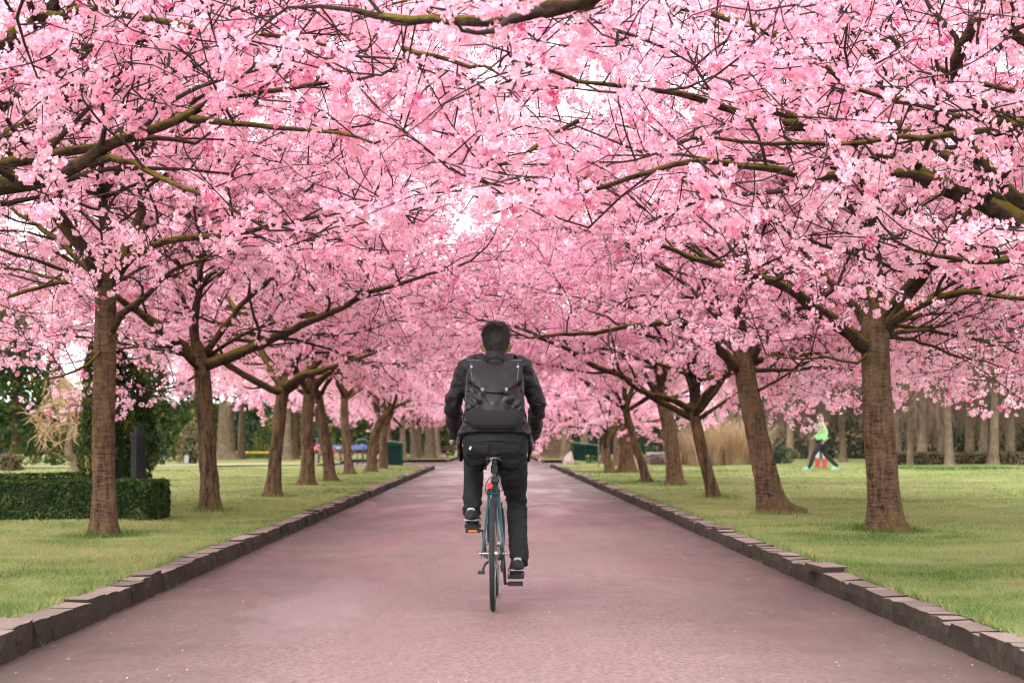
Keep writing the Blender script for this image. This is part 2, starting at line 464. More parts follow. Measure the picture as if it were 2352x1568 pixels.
def trunk_mesh(path, seed, flare=0.7, rough=0.06, k=26, mat='bark', roots=()):
    """path rows: x,y,z,r relative to the base"""
    rng = np.random.default_rng(seed)
    P = smooth_path(path, 0.05)
    n = len(P); z = P[:, 2]
    V, F = loft(P[:, :3], P[:, 3], P[:, 3], k)
    a = np.tile(np.linspace(0, 2 * np.pi, k, endpoint=False), n)
    zz = np.repeat(z, k); cen = np.repeat(P[:, :3], k, 0); rr = np.repeat(P[:, 3], k)
    ph = rng.uniform(0, 6.28, 8)
    lob = 0.05 * np.sin(2 * a + ph[0] + zz) + 0.045 * np.sin(3 * a + ph[1] - 1.3 * zz) + 0.03 * np.sin(5 * a + ph[2] + 2 * zz)
    fl = flare * np.exp(-np.maximum(zz, 0) / 0.16) * (1 + 0.45 * np.sin(4 * a + ph[3]) + 0.3 * np.sin(7 * a + ph[4]))
    nz = np.array([mnoise.fractal(Vector((c[0] * 9 + ph[5], c[1] * 9, c[2] * 3.5)), 0.9, 2.0, 4) for c in V[:n * k]]) * rough
    vec = V[:n * k] - cen
    for (ra, rl) in roots:
        dd = np.angle(np.exp(1j * (np.arctan2(vec[:, 1], vec[:, 0]) - ra)))
        fl = fl + rl * np.exp(-np.maximum(zz, 0) / 0.09) * np.exp(-(dd / 0.32) ** 2)
    V[:n * k] = cen + vec * (1 + lob + fl + nz)[:, None]
    tri = np.array([f for f in F if len(f) == 3]); qd = np.array([f for f in F if len(f) == 4])
    return np_mesh('trunk', V, [qd, tri], [MAT[mat]])

LAWN_Z = 0.125
def cherry(label, D, trunk_px, r, crown, seed, rotz=0.0, mat='bark', name='cherry_tree', roots=(), flare=0.55, cscale=1.0, group=None):
    """trunk_px: view positions from base to fork, all D metres away (third item: offset in depth)"""
    pts = [at(p[0], p[1], D + (p[2] if len(p) > 2 else 0)) for p in trunk_px]
    base = pts[0].copy(); base[2] = LAWN_Z
    t = thing(name, label, 'tree', base, group=group)
    m = len(pts); rows = []
    for i, p in enumerate(pts):
        q = p - base; q[2] = max(q[2], -0.06) if i else -0.06
        rows.append([*q, r * (1.08 - 0.2 * i / (m - 1))])
    last = np.array(rows[-1]); prev = np.array(rows[-2]); d = norm(last[:3] - prev[:3])
    rows.append([*(last[:3] + d * r * 1.4), r * 0.62])
    link('trunk', trunk_mesh(rows, seed, flare=flare, mat=mat, roots=roots, rough=0.06 if mat == 'bark' else 0.13), t)
    fork = pts[-1] - base
    place_crown(t, crown, fork, rotz, cscale)
    return t

def place_crown(t, crown, fork, rotz, sc=1.0):
    limb_me, twig_me, blossom_me, _ = crown
    for lm in limb_me: link('limb', lm, t, loc=tuple(fork), rotz=rotz, scale=sc)
    link('twigs', twig_me, t, loc=tuple(fork), rotz=rotz, scale=sc, kind='stuff')
    link('blossom', blossom_me, t, loc=tuple(fork), rotz=rotz, scale=sc, kind='stuff')

def px_limb(fork, rows, r0, r1):
    """rows (px, py, D) -> limb relative to the fork; radius tapers from r0 to r1"""
    P = np.array([at(*q) - fork for q in rows]); n = len(P)
    rr = np.linspace(0, 1, n) ** 0.8
    return smooth_path(np.concatenate([P, (r0 + (r1 - r0) * rr)[:, None]], 1), 0.14)
# ------------------------------------------------------------------ the avenue: trees near the camera are grown limb by limb
COUNT = []
# two shared sets of upper boughs that fill the crowns of the nearer trees
FILL = []
LEADER = smooth_path(np.array([[0, 0, -0.12, 0.036], [0.06, -0.03, 0.4, 0.03], [0.02, 0.05, 0.85, 0.026], [0.0, 0.0, 1.2, 0.02]]), 0.16)
for sd in (35, 36):
    rg = np.random.default_rng(sd)
    FILL.append(build_crown([LEADER] + auto_limbs(rg, 6, 4.6, 0.1, 2 * np.pi, 0.9, 0.02, el=(0.3, 0.9)) + auto_limbs(rg, 3, 3.2, 1.0, 2 * np.pi, 1.2, 0.02, el=(0.9, 1.25)), sd, True, 0.95, 0.1, keep=0.9))
    COUNT.append(('fill', FILL[-1][3]))

def w_limb(fork, rows, r0, r1):
    P = np.array([np.array(q, float) - fork for q in rows]); n = len(P)
    rr = np.linspace(0, 1, n) ** 0.7
    r0, r1 = r0 * 0.96, r1 * 0.9
    return smooth_path(np.concatenate([P, (r0 + (r1 - r0) * rr)[:, None]], 1), 0.14)

def floor_world(fork, inner, outer):
    def f(P):
        x = np.abs(P[:, 0] + fork[0]); w = np.clip((x - 3.2) / 1.6, 0, 1)
        return inner * (1 - w) + outer * w - fork[2]
    return f

def hero(label, D, trunk_px, r, limbs, seed, auto, floor, rot_auto=0.0, mat='bark', roots=(), dens=0.9, keep=0.72, sub=(), flare=0.55, autolen=4.2, size=1.0):
    fork = at(*trunk_px[-1][:2], D)
    Ls = [px_limb(fork, rows, a, b) for rows, a, b in limbs]
    arng = np.random.default_rng(seed + 900)
    for (az, n, sp) in auto:
        Ls += auto_limbs(arng, n - 2, autolen, az, sp, 0.0, r * 0.24) + auto_limbs(arng, 3, autolen, az + 0.3, sp, 0.0, r * 0.18, el=(0.1, 0.4))
    cr = build_crown(Ls, seed, True, dens, floor_world(fork, *floor), keep=keep, size=size, droop=0.34)
    COUNT.append((label, cr[3]))
    t = cherry(label, D, trunk_px, r, cr, seed, 0.0, mat, roots=roots, flare=flare)
    place_crown(t, FILL[seed % 2], fork - np.array(t.location), seed * 1.9)
    place_crown(t, FILL[(seed + 1) % 2], fork - np.array(t.location), seed * 2.7 + 1, 1.08)
    return t

# trees standing just outside the frame, whose limbs reach in
def near_tree(label, base, fork_z, r, limbs, seed, floor, dens=0.9, keep=0.72, group=None, size=1.0, fill=None):
    t = thing('cherry_tree', label, 'tree', (base[0], base[1], LAWN_Z), group=group)
    fork = np.array([base[0], base[1], fork_z])
    rel = fork - np.array([base[0], base[1], LAWN_Z])
    link('trunk', trunk_mesh([[0, 0, -0.06, r * 1.1], [0.02, 0.01, 0.6, r], [-0.01, 0.03, 1.2, r * 0.93], [*rel, r * 0.9], [*(rel + [0, 0, 0.2]), r * 0.6]], seed), t)
    cr = build_crown([w_limb(fork, *l) for l in limbs], seed, True, dens, floor_world(fork, *floor), keep=keep, size=size)
    COUNT.append((label, cr[3]))
    place_crown(t, cr, rel, 0.0)
    if fill is not None:
        place_crown(t, FILL[seed % 2], rel + np.array([0, 0, 0.1]), fill)

    return t

def A(*rows): return [tuple(at(*q)) for q in rows]

fl = (-3.8, 11.0); fr = (3.9, 11.4); FL = (-3.8, 11.0, 2.0); FR = (3.9, 11.4, 2.05)
near_tree('cherry tree whose mossy forked limbs enter the photo at its upper left edge', fl, 2.0, 0.14, [
    ([FL] + A((-90, 490, 10.6), (0, 425, 10.3), (95, 398, 10.0), (182, 372, 9.8), (250, 325, 9.6), (330, 300, 9.5), (420, 268, 9.4), (520, 215, 9.4), (640, 200, 9.4), (780, 186, 9.4)), 0.075, 0.010),
    ([FL] + A((-90, 450, 10.9), (0, 388, 10.8), (80, 365, 10.6), (160, 350, 10.4), (260, 330, 10.2), (360, 318, 10), (450, 330, 9.9)), 0.07, 0.010),
    ([FL] + A((-90, 420, 11.3), (0, 342, 11.5), (60, 312, 11.6), (150, 268, 11.8), (240, 235, 12), (340, 190, 12.2), (460, 150, 12.4)), 0.06, 0.010),
    (A((180, 378, 9.8), (285, 378, 9.5), (335, 395, 9.3), (420, 440, 9.1), (520, 480, 8.9), (620, 530, 8.8)), 0.026, 0.007),
    (A((430, 270, 9.4), (470, 280, 9.3), (545, 290, 9.1), (625, 297, 9.0), (770, 306, 8.8), (860, 330, 8.6)), 0.026, 0.007),
    ([FL] + A((-120, 330, 10.8), (-60, 190, 10.4), (0, 112, 10.2), (65, 62, 10.0), (135, 5, 9.8), (230, -90, 9.6)), 0.085, 0.035),
    (A((90, 45, 9.9), (150, 30, 9.7), (220, 18, 9.5), (310, 30, 9.3), (400, 44, 9.1), (490, 62, 9.0), (590, 72, 8.9), (700, 92, 8.7), (820, 130, 8.5)), 0.033, 0.008),
    ([FL] + [(-4.6, 11.8, 2.7), (-5.6, 12.2, 3.3), (-6.6, 12.4, 3.6)], 0.06, 0.012),
    ([FL] + [(-3.4, 12.0, 2.8), (-2.6, 13.2, 3.7), (-1.8, 14.3, 4.4)], 0.06, 0.012),
    ([FL] + [(-3.2, 11.2, 2.9), (-2.2, 11.6, 3.6), (-1.0, 11.9, 4.0), (0.2, 12.1, 4.2)], 0.055, 0.01),
], 11, (2.05, 1.9), fill=0.7)
near_tree('cherry tree whose thick mossy limb slants in from the right edge of the photo', fr, 2.05, 0.17, [
    ([FR] + A((2440, 560, 11.2), (2352, 512, 11.0), (2260, 470, 10.8), (2180, 430, 10.6), (2080, 375, 10.3), (2000, 345, 10.1), (1960, 320, 10.0), (1900, 298, 9.8), (1850, 280, 9.6), (1760, 250, 9.4)), 0.095, 0.022),
    (A((2180, 428, 10.6), (2090, 394, 10.3), (2000, 397, 9.9), (1900, 404, 9.6), (1800, 398, 9.3), (1700, 386, 9.1), (1600, 375, 8.9), (1500, 396, 8.7), (1400, 424, 8.5), (1300, 440, 8.4), (1200, 432, 8.3)), 0.035, 0.008),
    (A((2352, 285, 9.8), (2300, 305, 9.7), (2240, 316, 9.5), (2150, 326, 9.3), (2080, 332, 9.2), (1990, 348, 9.1), (1900, 340, 9.0), (1780, 335, 8.9), (1640, 322, 8.7), (1560, 330, 8.6)), 0.024, 0.008),
    ([FR] + A((2500, 460, 11.2), (2430, 350, 11.0), (2352, 308, 10.8), (2270, 255, 10.6), (2215, 200, 10.4), (2200, 140, 10.2), (2235, 70, 10), (2260, -40, 9.9)), 0.085, 0.03),
    (A((2310, 280, 10.7), (2250, 270, 10.2), (2190, 262, 9.9), (2110, 235, 9.6), (2020, 215, 9.3), (1930, 190, 9.1)), 0.024, 0.007),
    (A((1890, 150, 8.8), (1940, 185, 8.9), (2010, 212, 9.0), (2100, 240, 9.2)), 0.012, 0.012),
    ([FR] + A((2460, 560, 10.7), (2352, 575, 10.2), (2270, 602, 9.9), (2190, 594, 9.7), (2100, 575, 9.5)), 0.035, 0.009),
    (A((2260, 10, 10.2), (2352, 92, 10.3), (2450, 160, 10.8)), 0.03, 0.04),
    ([FR] + [(3.4, 12.4, 2.9), (2.5, 13.4, 3.8), (1.6, 14.4, 4.5)], 0.06, 0.012),
    ([FR] + [(4.8, 12.0, 2.9), (5.9, 12.4, 3.4), (6.8, 12.8, 3.6)], 0.06, 0.012),
    ([FR] + [(3.0, 11.6, 3.1), (1.9, 11.9, 3.8), (0.8, 12.2, 4.1), (-0.2, 12.4, 4.2)], 0.055, 0.01),
    (A((1850, 285, 9.6), (1700, 245, 9.2), (1560, 200, 8.8), (1440, 190, 8.5), (1330, 175, 8.2), (1180, 140, 7.9)), 0.025, 0.007),
    (A((1330, 285, 8.9), (1250, 330, 8.8), (1180, 372, 8.7), (1100, 412, 8.6), (1098, 460, 8.6)), 0.013, 0.006),
], 12, (2.05, 1.85), fill=2.2)
OL = (-3.8, 5.4, 2.1); OR = (3.9, 5.7, 2.1)
near_tree('cherry tree out of frame whose twigs cross the upper left of the photo', OL[:2], 2.1, 0.14, [
    ([OL] + [(-2.9, 6.2, 2.75), (-1.9, 7.0, 3.1), (-0.9, 7.8, 3.2), (0.1, 8.4, 3.25)], 0.06, 0.008),
    ([OL] + [(-3.1, 6.6, 2.8), (-2.3, 8.0, 3.3), (-1.5, 9.2, 3.7)], 0.06, 0.008),
    ([OL] + [(-3.9, 6.8, 2.8), (-3.5, 8.4, 3.4), (-3.0, 9.8, 3.8)], 0.06, 0.008),
], 13, (2.62, 2.5), dens=0.75, keep=0.6)
near_tree('cherry tree out of frame whose dark limb crosses the top of the photo', OR[:2], 2.1, 0.15, [
    ([OR] + [(2.9, 6.1, 2.8), (1.8, 6.6, 3.1)] + A((1345, -5, 7.0), (1240, 18, 7.1), (1130, 38, 7.2), (1040, 35, 7.3), (940, 36, 7.4), (860, 34, 7.5), (780, 20, 7.6)), 0.06, 0.012),
    ([OR] + [(3.0, 6.8, 2.8), (2.2, 8.2, 3.3), (1.4, 9.4, 3.7)], 0.06, 0.008),
    ([OR] + [(4.0, 7.0, 2.8), (3.5, 8.6, 3.4), (2.9, 9.8, 3.8)], 0.06, 0.008),
    (A((930, 112, 8.3), (1000, 130, 8.2), (1080, 152, 8.1), (1130, 160, 8.0)), 0.016, 0.008),
], 14, (2.62, 2.5), dens=0.75, keep=0.6)

hero('slim straight cherry trunk standing before the clipped box hedge', 16.8,
     [(240, 1222), (240, 1120), (237, 960), (240, 820), (242, 720), (240, 640)], 0.106, [
    ([(238, 655, 16.8), (205, 592, 16.6), (160, 520, 16.4), (118, 468, 16.2), (60, 400, 15.9), (0, 330, 15.6)], 0.07, 0.02),
    ([(245, 650, 16.8), (275, 592, 17.0), (310, 540, 17.3), (362, 495, 17.7), (400, 462, 18.0), (450, 400, 18.4), (520, 330, 18.8)], 0.06, 0.012),
    ([(265, 640, 16.7), (315, 584, 16.2), (426, 550, 15.7), (510, 540, 15.3), (600, 520, 14.9), (700, 500, 14.5), (830, 480, 14.1)], 0.045, 0.010),
    ([(238, 660, 16.8), (205, 648, 16.5), (120, 651, 16.2), (57, 670, 15.9), (0, 689, 15.6), (-60, 700, 15.3)], 0.032, 0.010),
    ([(255, 770, 16.8), (282, 722, 16.7), (318, 695, 16.6), (350, 668, 16.5), (400, 620, 16.2), (480, 590, 15.8)], 0.045, 0.012),
    ([(250, 650, 16.8), (290, 560, 16.9), (322, 480, 17.0), (325, 400, 17.1), (345, 300, 17.2), (385, 190, 17.3), (430, 60, 17.4)], 0.06, 0.02),
    ([(235, 640, 16.8), (150, 560, 17.6), (60, 500, 18.4), (-20, 450, 19)], 0.045, 0.012),
    ([(235, 800, 16.8), (200, 840, 16.4), (140, 870, 16.2), (70, 882, 16.0), (30, 880, 15.8)], 0.016, 0.006),
], 21, [(1.2, 4, 3.0)], (2.0, 1.65), roots=[(-1.2, 0.4)], flare=0.35)
hero('stout furrowed cherry trunk with a long limb over the path, second on the left', 22.3,
     [(484, 1168), (478, 1080), (474, 980), (468, 890), (463, 840), (458, 812)], 0.108, [
    ([(455, 830, 22.3), (425, 790, 22.2), (370, 758, 22.0), (318, 710, 21.8), (272, 678, 21.6), (215, 630, 21.3), (150, 590, 21)], 0.07, 0.02),
    ([(455, 825, 22.3), (440, 762, 22.4), (430, 720, 22.5), (415, 655, 22.7), (395, 580, 22.9)], 0.06, 0.015),
    ([(470, 815, 22.3), (510, 757, 22.3), (535, 725, 22.3), (548, 702, 22.3), (620, 640, 22.4), (655, 600, 22.5), (710, 550, 22.6), (790, 500, 22.8)], 0.05, 0.012),
    ([(475, 840, 22.3), (560, 806, 22.0), (620, 782, 21.7), (690, 746, 21.3), (760, 716, 21.0), (830, 678, 20.7), (900, 655, 20.4), (990, 628, 20.0), (1080, 600, 19.6)], 0.075, 0.012),
    ([(455, 850, 22.3), (400, 800, 21.6), (340, 790, 21.2), (260, 800, 20.8), (180, 830, 20.4)], 0.028, 0.008),
    ([(455, 860, 22.3), (420, 880, 21.8), (360, 900, 21.4), (320, 890, 21.2)], 0.02, 0.007),
], 22, [(0.6, 4, 3.6)], (1.9, 1.3), mat='bark_rough')
hero('broad upright cherry trunk on the right lawn, forking low into heavy limbs', 17.4,
     [(2036, 1214), (2028, 1120), (2018, 1000), (2012, 880), (2010, 790), (2010, 745)], 0.155, [
    ([(2000, 800, 17.4), (1942, 755, 17.1), (1890, 715, 16.8), (1840, 682, 16.4), (1780, 650, 16.0), (1690, 620, 15.5), (1600, 600, 15), (1500, 560, 14.6)], 0.085, 0.015),
    ([(2000, 760, 17.4), (1970, 715, 17.5), (1945, 690, 17.6), (1900, 640, 17.8), (1868, 600, 18), (1800, 520, 18.3)], 0.055, 0.015),
    ([(2010, 750, 17.4), (2008, 690, 17.6), (1985, 650, 17.8), (1970, 560, 18), (1950, 500, 18.2), (1900, 400, 18.4), (1860, 300, 18.6)], 0.07, 0.02),
    ([(2025, 760, 17.4), (2068, 690, 17.3), (2110, 640, 17.2), (2142, 600, 17.1), (2200, 530, 16.9), (2260, 440, 16.7), (2300, 330, 16.5)], 0.085, 0.02),
    ([(2035, 750, 17.4), (2108, 702, 17.1), (2160, 685, 16.9), (2220, 672, 16.7), (2285, 682, 16.4), (2360, 690, 16.2), (2440, 690, 16)], 0.05, 0.015),
    ([(2030, 770, 17.4), (2110, 755, 18.0), (2200, 765, 18.6), (2300, 795, 19.2), (2400, 830, 19.8)], 0.03, 0.008),
    ([(2030, 775, 17.4), (2130, 790, 18.5), (2240, 830, 19.5), (2340, 860, 20.5)], 0.025, 0.007),
    ([(2025, 770, 17.4), (2110, 730, 18.8), (2220, 730, 20.0), (2340, 760, 21.0)], 0.035, 0.008),
    ([(1995, 790, 17.4), (1970, 830, 17.2), (1900, 815, 17.0), (1830, 822, 16.8), (1760, 815, 16.6)], 0.018, 0.007),
], 23, [(-0.7, 4, 3.2)], (2.0, 1.35), roots=[(-0.5, 0.45)], flare=0.4)
hero('leaning cherry trunk with a root spreading over the grass, second tree on the right', 21.7,
     [(1776, 1172), (1762, 1110), (1746, 1030), (1728, 940), (1714, 870), (1709, 815)], 0.138, [
    ([(1700, 850, 21.7), (1650, 802, 21.5), (1618, 775, 21.3), (1550, 746, 21.0), (1470, 752, 20.6), (1380, 762, 20.2), (1290, 768, 19.8), (1215, 776, 19.5)], 0.07, 0.012),
    ([(1708, 820, 21.7), (1704, 770, 21.9), (1690, 700, 22.2), (1670, 620, 22.5)], 0.06, 0.015),
    ([(1722, 840, 21.7), (1745, 790, 21.5), (1776, 742, 21.3), (1810, 718, 21.1), (1880, 702, 20.9), (1960, 690, 20.6)], 0.06, 0.015),
    ([(1700, 830, 21.7), (1670, 762, 21.8), (1620, 700, 22), (1560, 640, 22.2), (1480, 600, 22.4)], 0.06, 0.012),
    ([(1725, 850, 21.7), (1860, 850, 23.5), (2000, 850, 25.0), (2150, 860, 26.5), (2280, 875, 28.0)], 0.03, 0.007),
    ([(1720, 840, 21.7), (1850, 800, 23.0), (1980, 800, 24.2), (2120, 820, 25.2)], 0.035, 0.008),
    ([(1730, 900, 21.7), (1790, 870, 21.4), (1840, 830, 21.2), (1880, 790, 21)], 0.022, 0.008),
], 24, [(-0.6, 4, 3.4)], (1.9, 1.4), roots=[(0.1, 1.6), (-2.4, 0.4)], flare=0.5)

# crowns shared by the trees farther down the avenue
CR = []
for sd, n in ((31, 7), (32, 6), (33, 7)):
    rg = np.random.default_rng(sd)
    CR.append(build_crown([LEADER * np.array([1, 1, 1, 1.5])] + auto_limbs(rg, n - 3, 5.1, 0.3, 2 * np.pi, 0.0, 0.05) + auto_limbs(rg, 4, 4.6, 0.9, 2 * np.pi, 0.6, 0.03, el=(0.05, 0.4)) + auto_limbs(rg, 2, 3.4, 1.0, 2 * np.pi, 0.9, 0.03, el=(1.1, 1.4)), sd, False, 1.0, -0.5, keep=0.95, size=1.1, droop=0.42))
    COUNT.append(('shared', CR[-1][3]))

def with_limbs(fork, limbs, base_crown):
    lm = []
    for rows, a, b in limbs:
        q = px_limb(fork, list(rows) + [(2 * rows[-1][0] - rows[-2][0], 2 * rows[-1][1] - rows[-2][1] - 8, rows[-1][2])], a, 0.008); V, F = loft(q[:, :3], q[:, 3], q[:, 3], 8)
        lm.append(np_mesh('limb', V, [np.array([f for f in F if len(f) == 4]), np.array([f for f in F if len(f) == 3])], [MAT['limb']]))
    return lm

def row_tree(label, D, tp, r, k, rot, mat='bark_rough', extra=(), cs=1.1, seed=None, flare=0.5, group=None):
    t = cherry(label, D, tp, r, CR[k], seed or int(D * 10), rot, mat, cscale=cs, flare=flare, group=group)
    fork = at(*tp[-1][:2], D)
    if D < 38 and r > 0.09: place_crown(t, FILL[int(D) % 2], fork - np.array(t.location), rot * 2.3 + 0.8, 1.22)
    for lm in with_limbs(fork, extra, None):
        link('limb', lm, t, loc=tuple(fork - np.array(t.location)))
    return t

row_tree('crooked mossy cherry trunk bending toward the path, third tree on the left', 28.9,
    [(626, 1134), (630, 1070), (638, 1000), (645, 930), (655, 885)], 0.106, 0, 0.4, cs=1.25, extra=[
    ([(652, 890, 28.9), (690, 862, 28.6), (732, 852, 28.3), (795, 832, 28.0), (855, 812, 27.6)], 0.08, 0.03),
    ([(648, 895, 28.9), (620, 890, 28.8), (600, 888, 28.7), (580, 892, 28.6)], 0.045, 0.02),
    ([(655, 885, 28.9), (640, 850, 28.9), (615, 820, 28.9)], 0.05, 0.025)])
row_tree('thick knobbly cherry trunk with a collar of old bark, fourth tree on the left', 36.3,
    [(704, 1110), (708, 1050), (704, 990), (707, 940), (712, 888)], 0.125, 1, 1.7, cs=1.25, extra=[
    ([(712, 900, 36.3), (695, 870, 36.2), (670, 850, 36)], 0.06, 0.03), ([(714, 895, 36.3), (735, 870, 36.3), (760, 850, 36.3)], 0.06, 0.03)])
row_tree('dark cherry trunk leaning left in front of the parked red bicycle', 39.4,
    [(759, 1101), (752, 1040), (744, 990), (735, 950), (730, 915)], 0.125, 2, 2.9)
row_tree('straight smooth cherry trunk in front of the blue bench', 47.5,
    [(804, 1087), (797, 1030), (792, 970), (791, 905)], 0.11, 0, 4.0, mat='bark')
row_tree('short dark cherry trunk curving right, between the blue bench and the green bin', 52.0,
    [(852, 1080), (856, 1035), (864, 990), (880, 955), (895, 940)], 0.125, 1, 5.2, extra=[
    ([(885, 955, 52), (915, 930, 52), (945, 920, 52)], 0.07, 0.04)])
row_tree('thin cherry trunk close beside the green bin on the left', 57.0,
    [(880, 1070), (881, 1030), (882, 975)], 0.105, 2, 0.9)
row_tree('dark curving cherry trunk with two arching limbs, third tree on the right', 27.6,
    [(1642, 1140), (1628, 1095), (1612, 1030), (1603, 985), (1590, 942)], 0.095, 1, 0.5, extra=[
    ([(1592, 945, 27.6), (1545, 918, 27.4), (1490, 905, 27.2), (1445, 880, 27.0), (1420, 845, 26.8), (1410, 800, 26.6)], 0.062, 0.03),
    ([(1596, 955, 27.6), (1590, 905, 27.6), (1578, 865, 27.6), (1560, 845, 27.6)], 0.06, 0.03),
    ([(1600, 965, 27.6), (1640, 938, 27.5), (1690, 905, 27.4), (1735, 880, 27.2)], 0.042, 0.025),
    ([(1588, 895, 27.6), (1615, 870, 27.4), (1650, 865, 27.3)], 0.03, 0.015)], flare=0.4)
row_tree('plain upright cherry trunk with tall grass at its foot, fourth tree on the right', 35.5,
    [(1553, 1110), (1547, 1060), (1540, 1000), (1528, 950), (1518, 910)], 0.14, 2, 1.2, mat='bark')
row_tree('thin bowed cherry trunk leaning across a thicker one on the right lawn', 39.5,
    [(1488, 1101), (1476, 1070), (1462, 1030), (1450, 990), (1440, 955), (1437, 930)], 0.085, 0, 2.2, extra=[
    ([(1438, 935, 39.5), (1425, 915, 39.5), (1405, 905, 39.4)], 0.04, 0.02), ([(1440, 940, 39.5), (1450, 910, 39.4), (1470, 890, 39.2)], 0.04, 0.02)])
row_tree('thick cherry trunk standing just behind the thin bowed one on the right', 51.0,
    [(1441, 1085), (1439, 1040), (1436, 960)], 0.21, 1, 3.3, mat='bark')
row_tree('small cherry trunk splitting in a wide V on the right lawn', 50.0,
    [(1402, 1084), (1396, 1055), (1391, 1022)], 0.115, 2, 4.4, cs=0.9, extra=[
    ([(1392, 1030, 50), (1384, 995, 50), (1376, 960, 50)], 0.08, 0.05), ([(1393, 1030, 50), (1405, 995, 50), (1425, 962, 50), (1440, 930, 50)], 0.08, 0.05)])
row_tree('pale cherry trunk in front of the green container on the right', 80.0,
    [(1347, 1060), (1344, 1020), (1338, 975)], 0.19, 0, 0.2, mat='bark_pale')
for i, (x, D, r, k, rot, lab) in enumerate([
    (926, 88, 0.15, 0, 1.1, 'pale slender trunk just right of the left green bin, across the side path'),
    (951, 92, 0.22, 1, 2.3, 'pale thick trunk second from the left green bin, across the side path'),
    (963, 100, 0.16, 2, 3.1, 'pale trunk third from the left green bin, across the side path'),
    (989, 96, 0.27, 0, 4.5, 'broad pale trunk beside the dark evergreen, left of the cyclist elbow'),
    (1004, 108, 0.2, 1, 0.3, 'far pale trunk half hidden behind the broad one left of the cyclist'),
    (1298, 90, 0.24, 2, 1.9, 'pale far trunk behind the pointed boulder'),
    (1275, 95, 0.22, 0, 3.6, 'pale far trunk next left of the one behind the boulder'),
    (1262, 101, 0.17, 1, 5.0, 'knotted far trunk between two pale ones right of the cyclist'),
    (1250, 106, 0.2, 2, 0.8, 'far pale trunk nearest the cyclist on the right')]):
    b = VY + (CAM_H - LAWN_Z) * FV / D; tp = 975 + (i % 3) * 6
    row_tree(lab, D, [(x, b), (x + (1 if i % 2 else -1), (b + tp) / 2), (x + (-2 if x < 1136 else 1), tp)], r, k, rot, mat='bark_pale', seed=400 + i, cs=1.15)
# end of the avenue, seen only as blossom over the far path
for i, (X, Y, k, rot) in enumerate([(-4.2, 66, 1, 2.0), (4.4, 63, 0, 1.0), (-4.6, 75, 0, 5.5), (4.5, 72, 2, 2.6), (-4.3, 118, 1, 1), (4.3, 116, 2, 2), (-4.2, 130, 0, 3), (4.2, 128, 1, 4), (-1.2, 146, 2, 1), (1.6, 150, 0, 3)]):
    p = Vector((X, Y, 2.1)); px = VX + X / Y * FV
    b = VY + (CAM_H - LAWN_Z) * FV / Y; tp = VY - (2.15 - CAM_H) * FV / Y
    row_tree(['cherry tree whose trunk is hidden behind nearer trunks by the left green bin', 'cherry tree hidden behind the thick trunk on the right lawn', 'cherry tree beyond the sign board on the left', 'cherry tree beyond the boulder corner on the right',
              'cherry at the far end of the left row, its trunk lost in the distance', 'cherry at the far end of the right row, its trunk lost in the distance', 'last but one cherry of the left row', 'last but one cherry of the right row',
              'cherry closing the far end of the avenue, left of its middle', 'cherry closing the far end of the avenue, right of its middle'][i],
             Y, [(px, b), (px + 1, (b + tp) / 2), (px, tp)], 0.15, k, rot, mat='bark', seed=500 + i, cs=1.2 if Y > 100 else 1.05)
print('BUNCHES', [c[1] for c in COUNT])
# ------------------------------------------------------------------ ground, path, kerbs, lawns
def sheet(name, x0, x1, y0, y1, z, nx, ny, mat, undul=0.0, seed=0):
    xs = np.linspace(x0, x1, nx + 1); ys = np.linspace(y0, y1, ny + 1)
    X, Y = np.meshgrid(xs, ys, indexing='ij'); Z = np.full_like(X, z)
    if undul:
        Z = Z + undul * np.array([mnoise.noise(Vector((a * 0.45, b * 0.45, seed))) for a, b in zip(X.ravel(), Y.ravel())]).reshape(X.shape) * np.clip((np.abs(X) - 2.5) / 1.0, 0, 1)
    i = np.arange((nx + 1) * (ny + 1)).reshape(nx + 1, ny + 1)
    F = np.stack([i[:-1, :-1], i[1:, :-1], i[1:, 1:], i[:-1, 1:]], -1).reshape(-1, 4)
    o = link(name, np_mesh(name, np.stack([X, Y, Z], -1).reshape(-1, 3), F, [mat]), kind='structure')
    return o

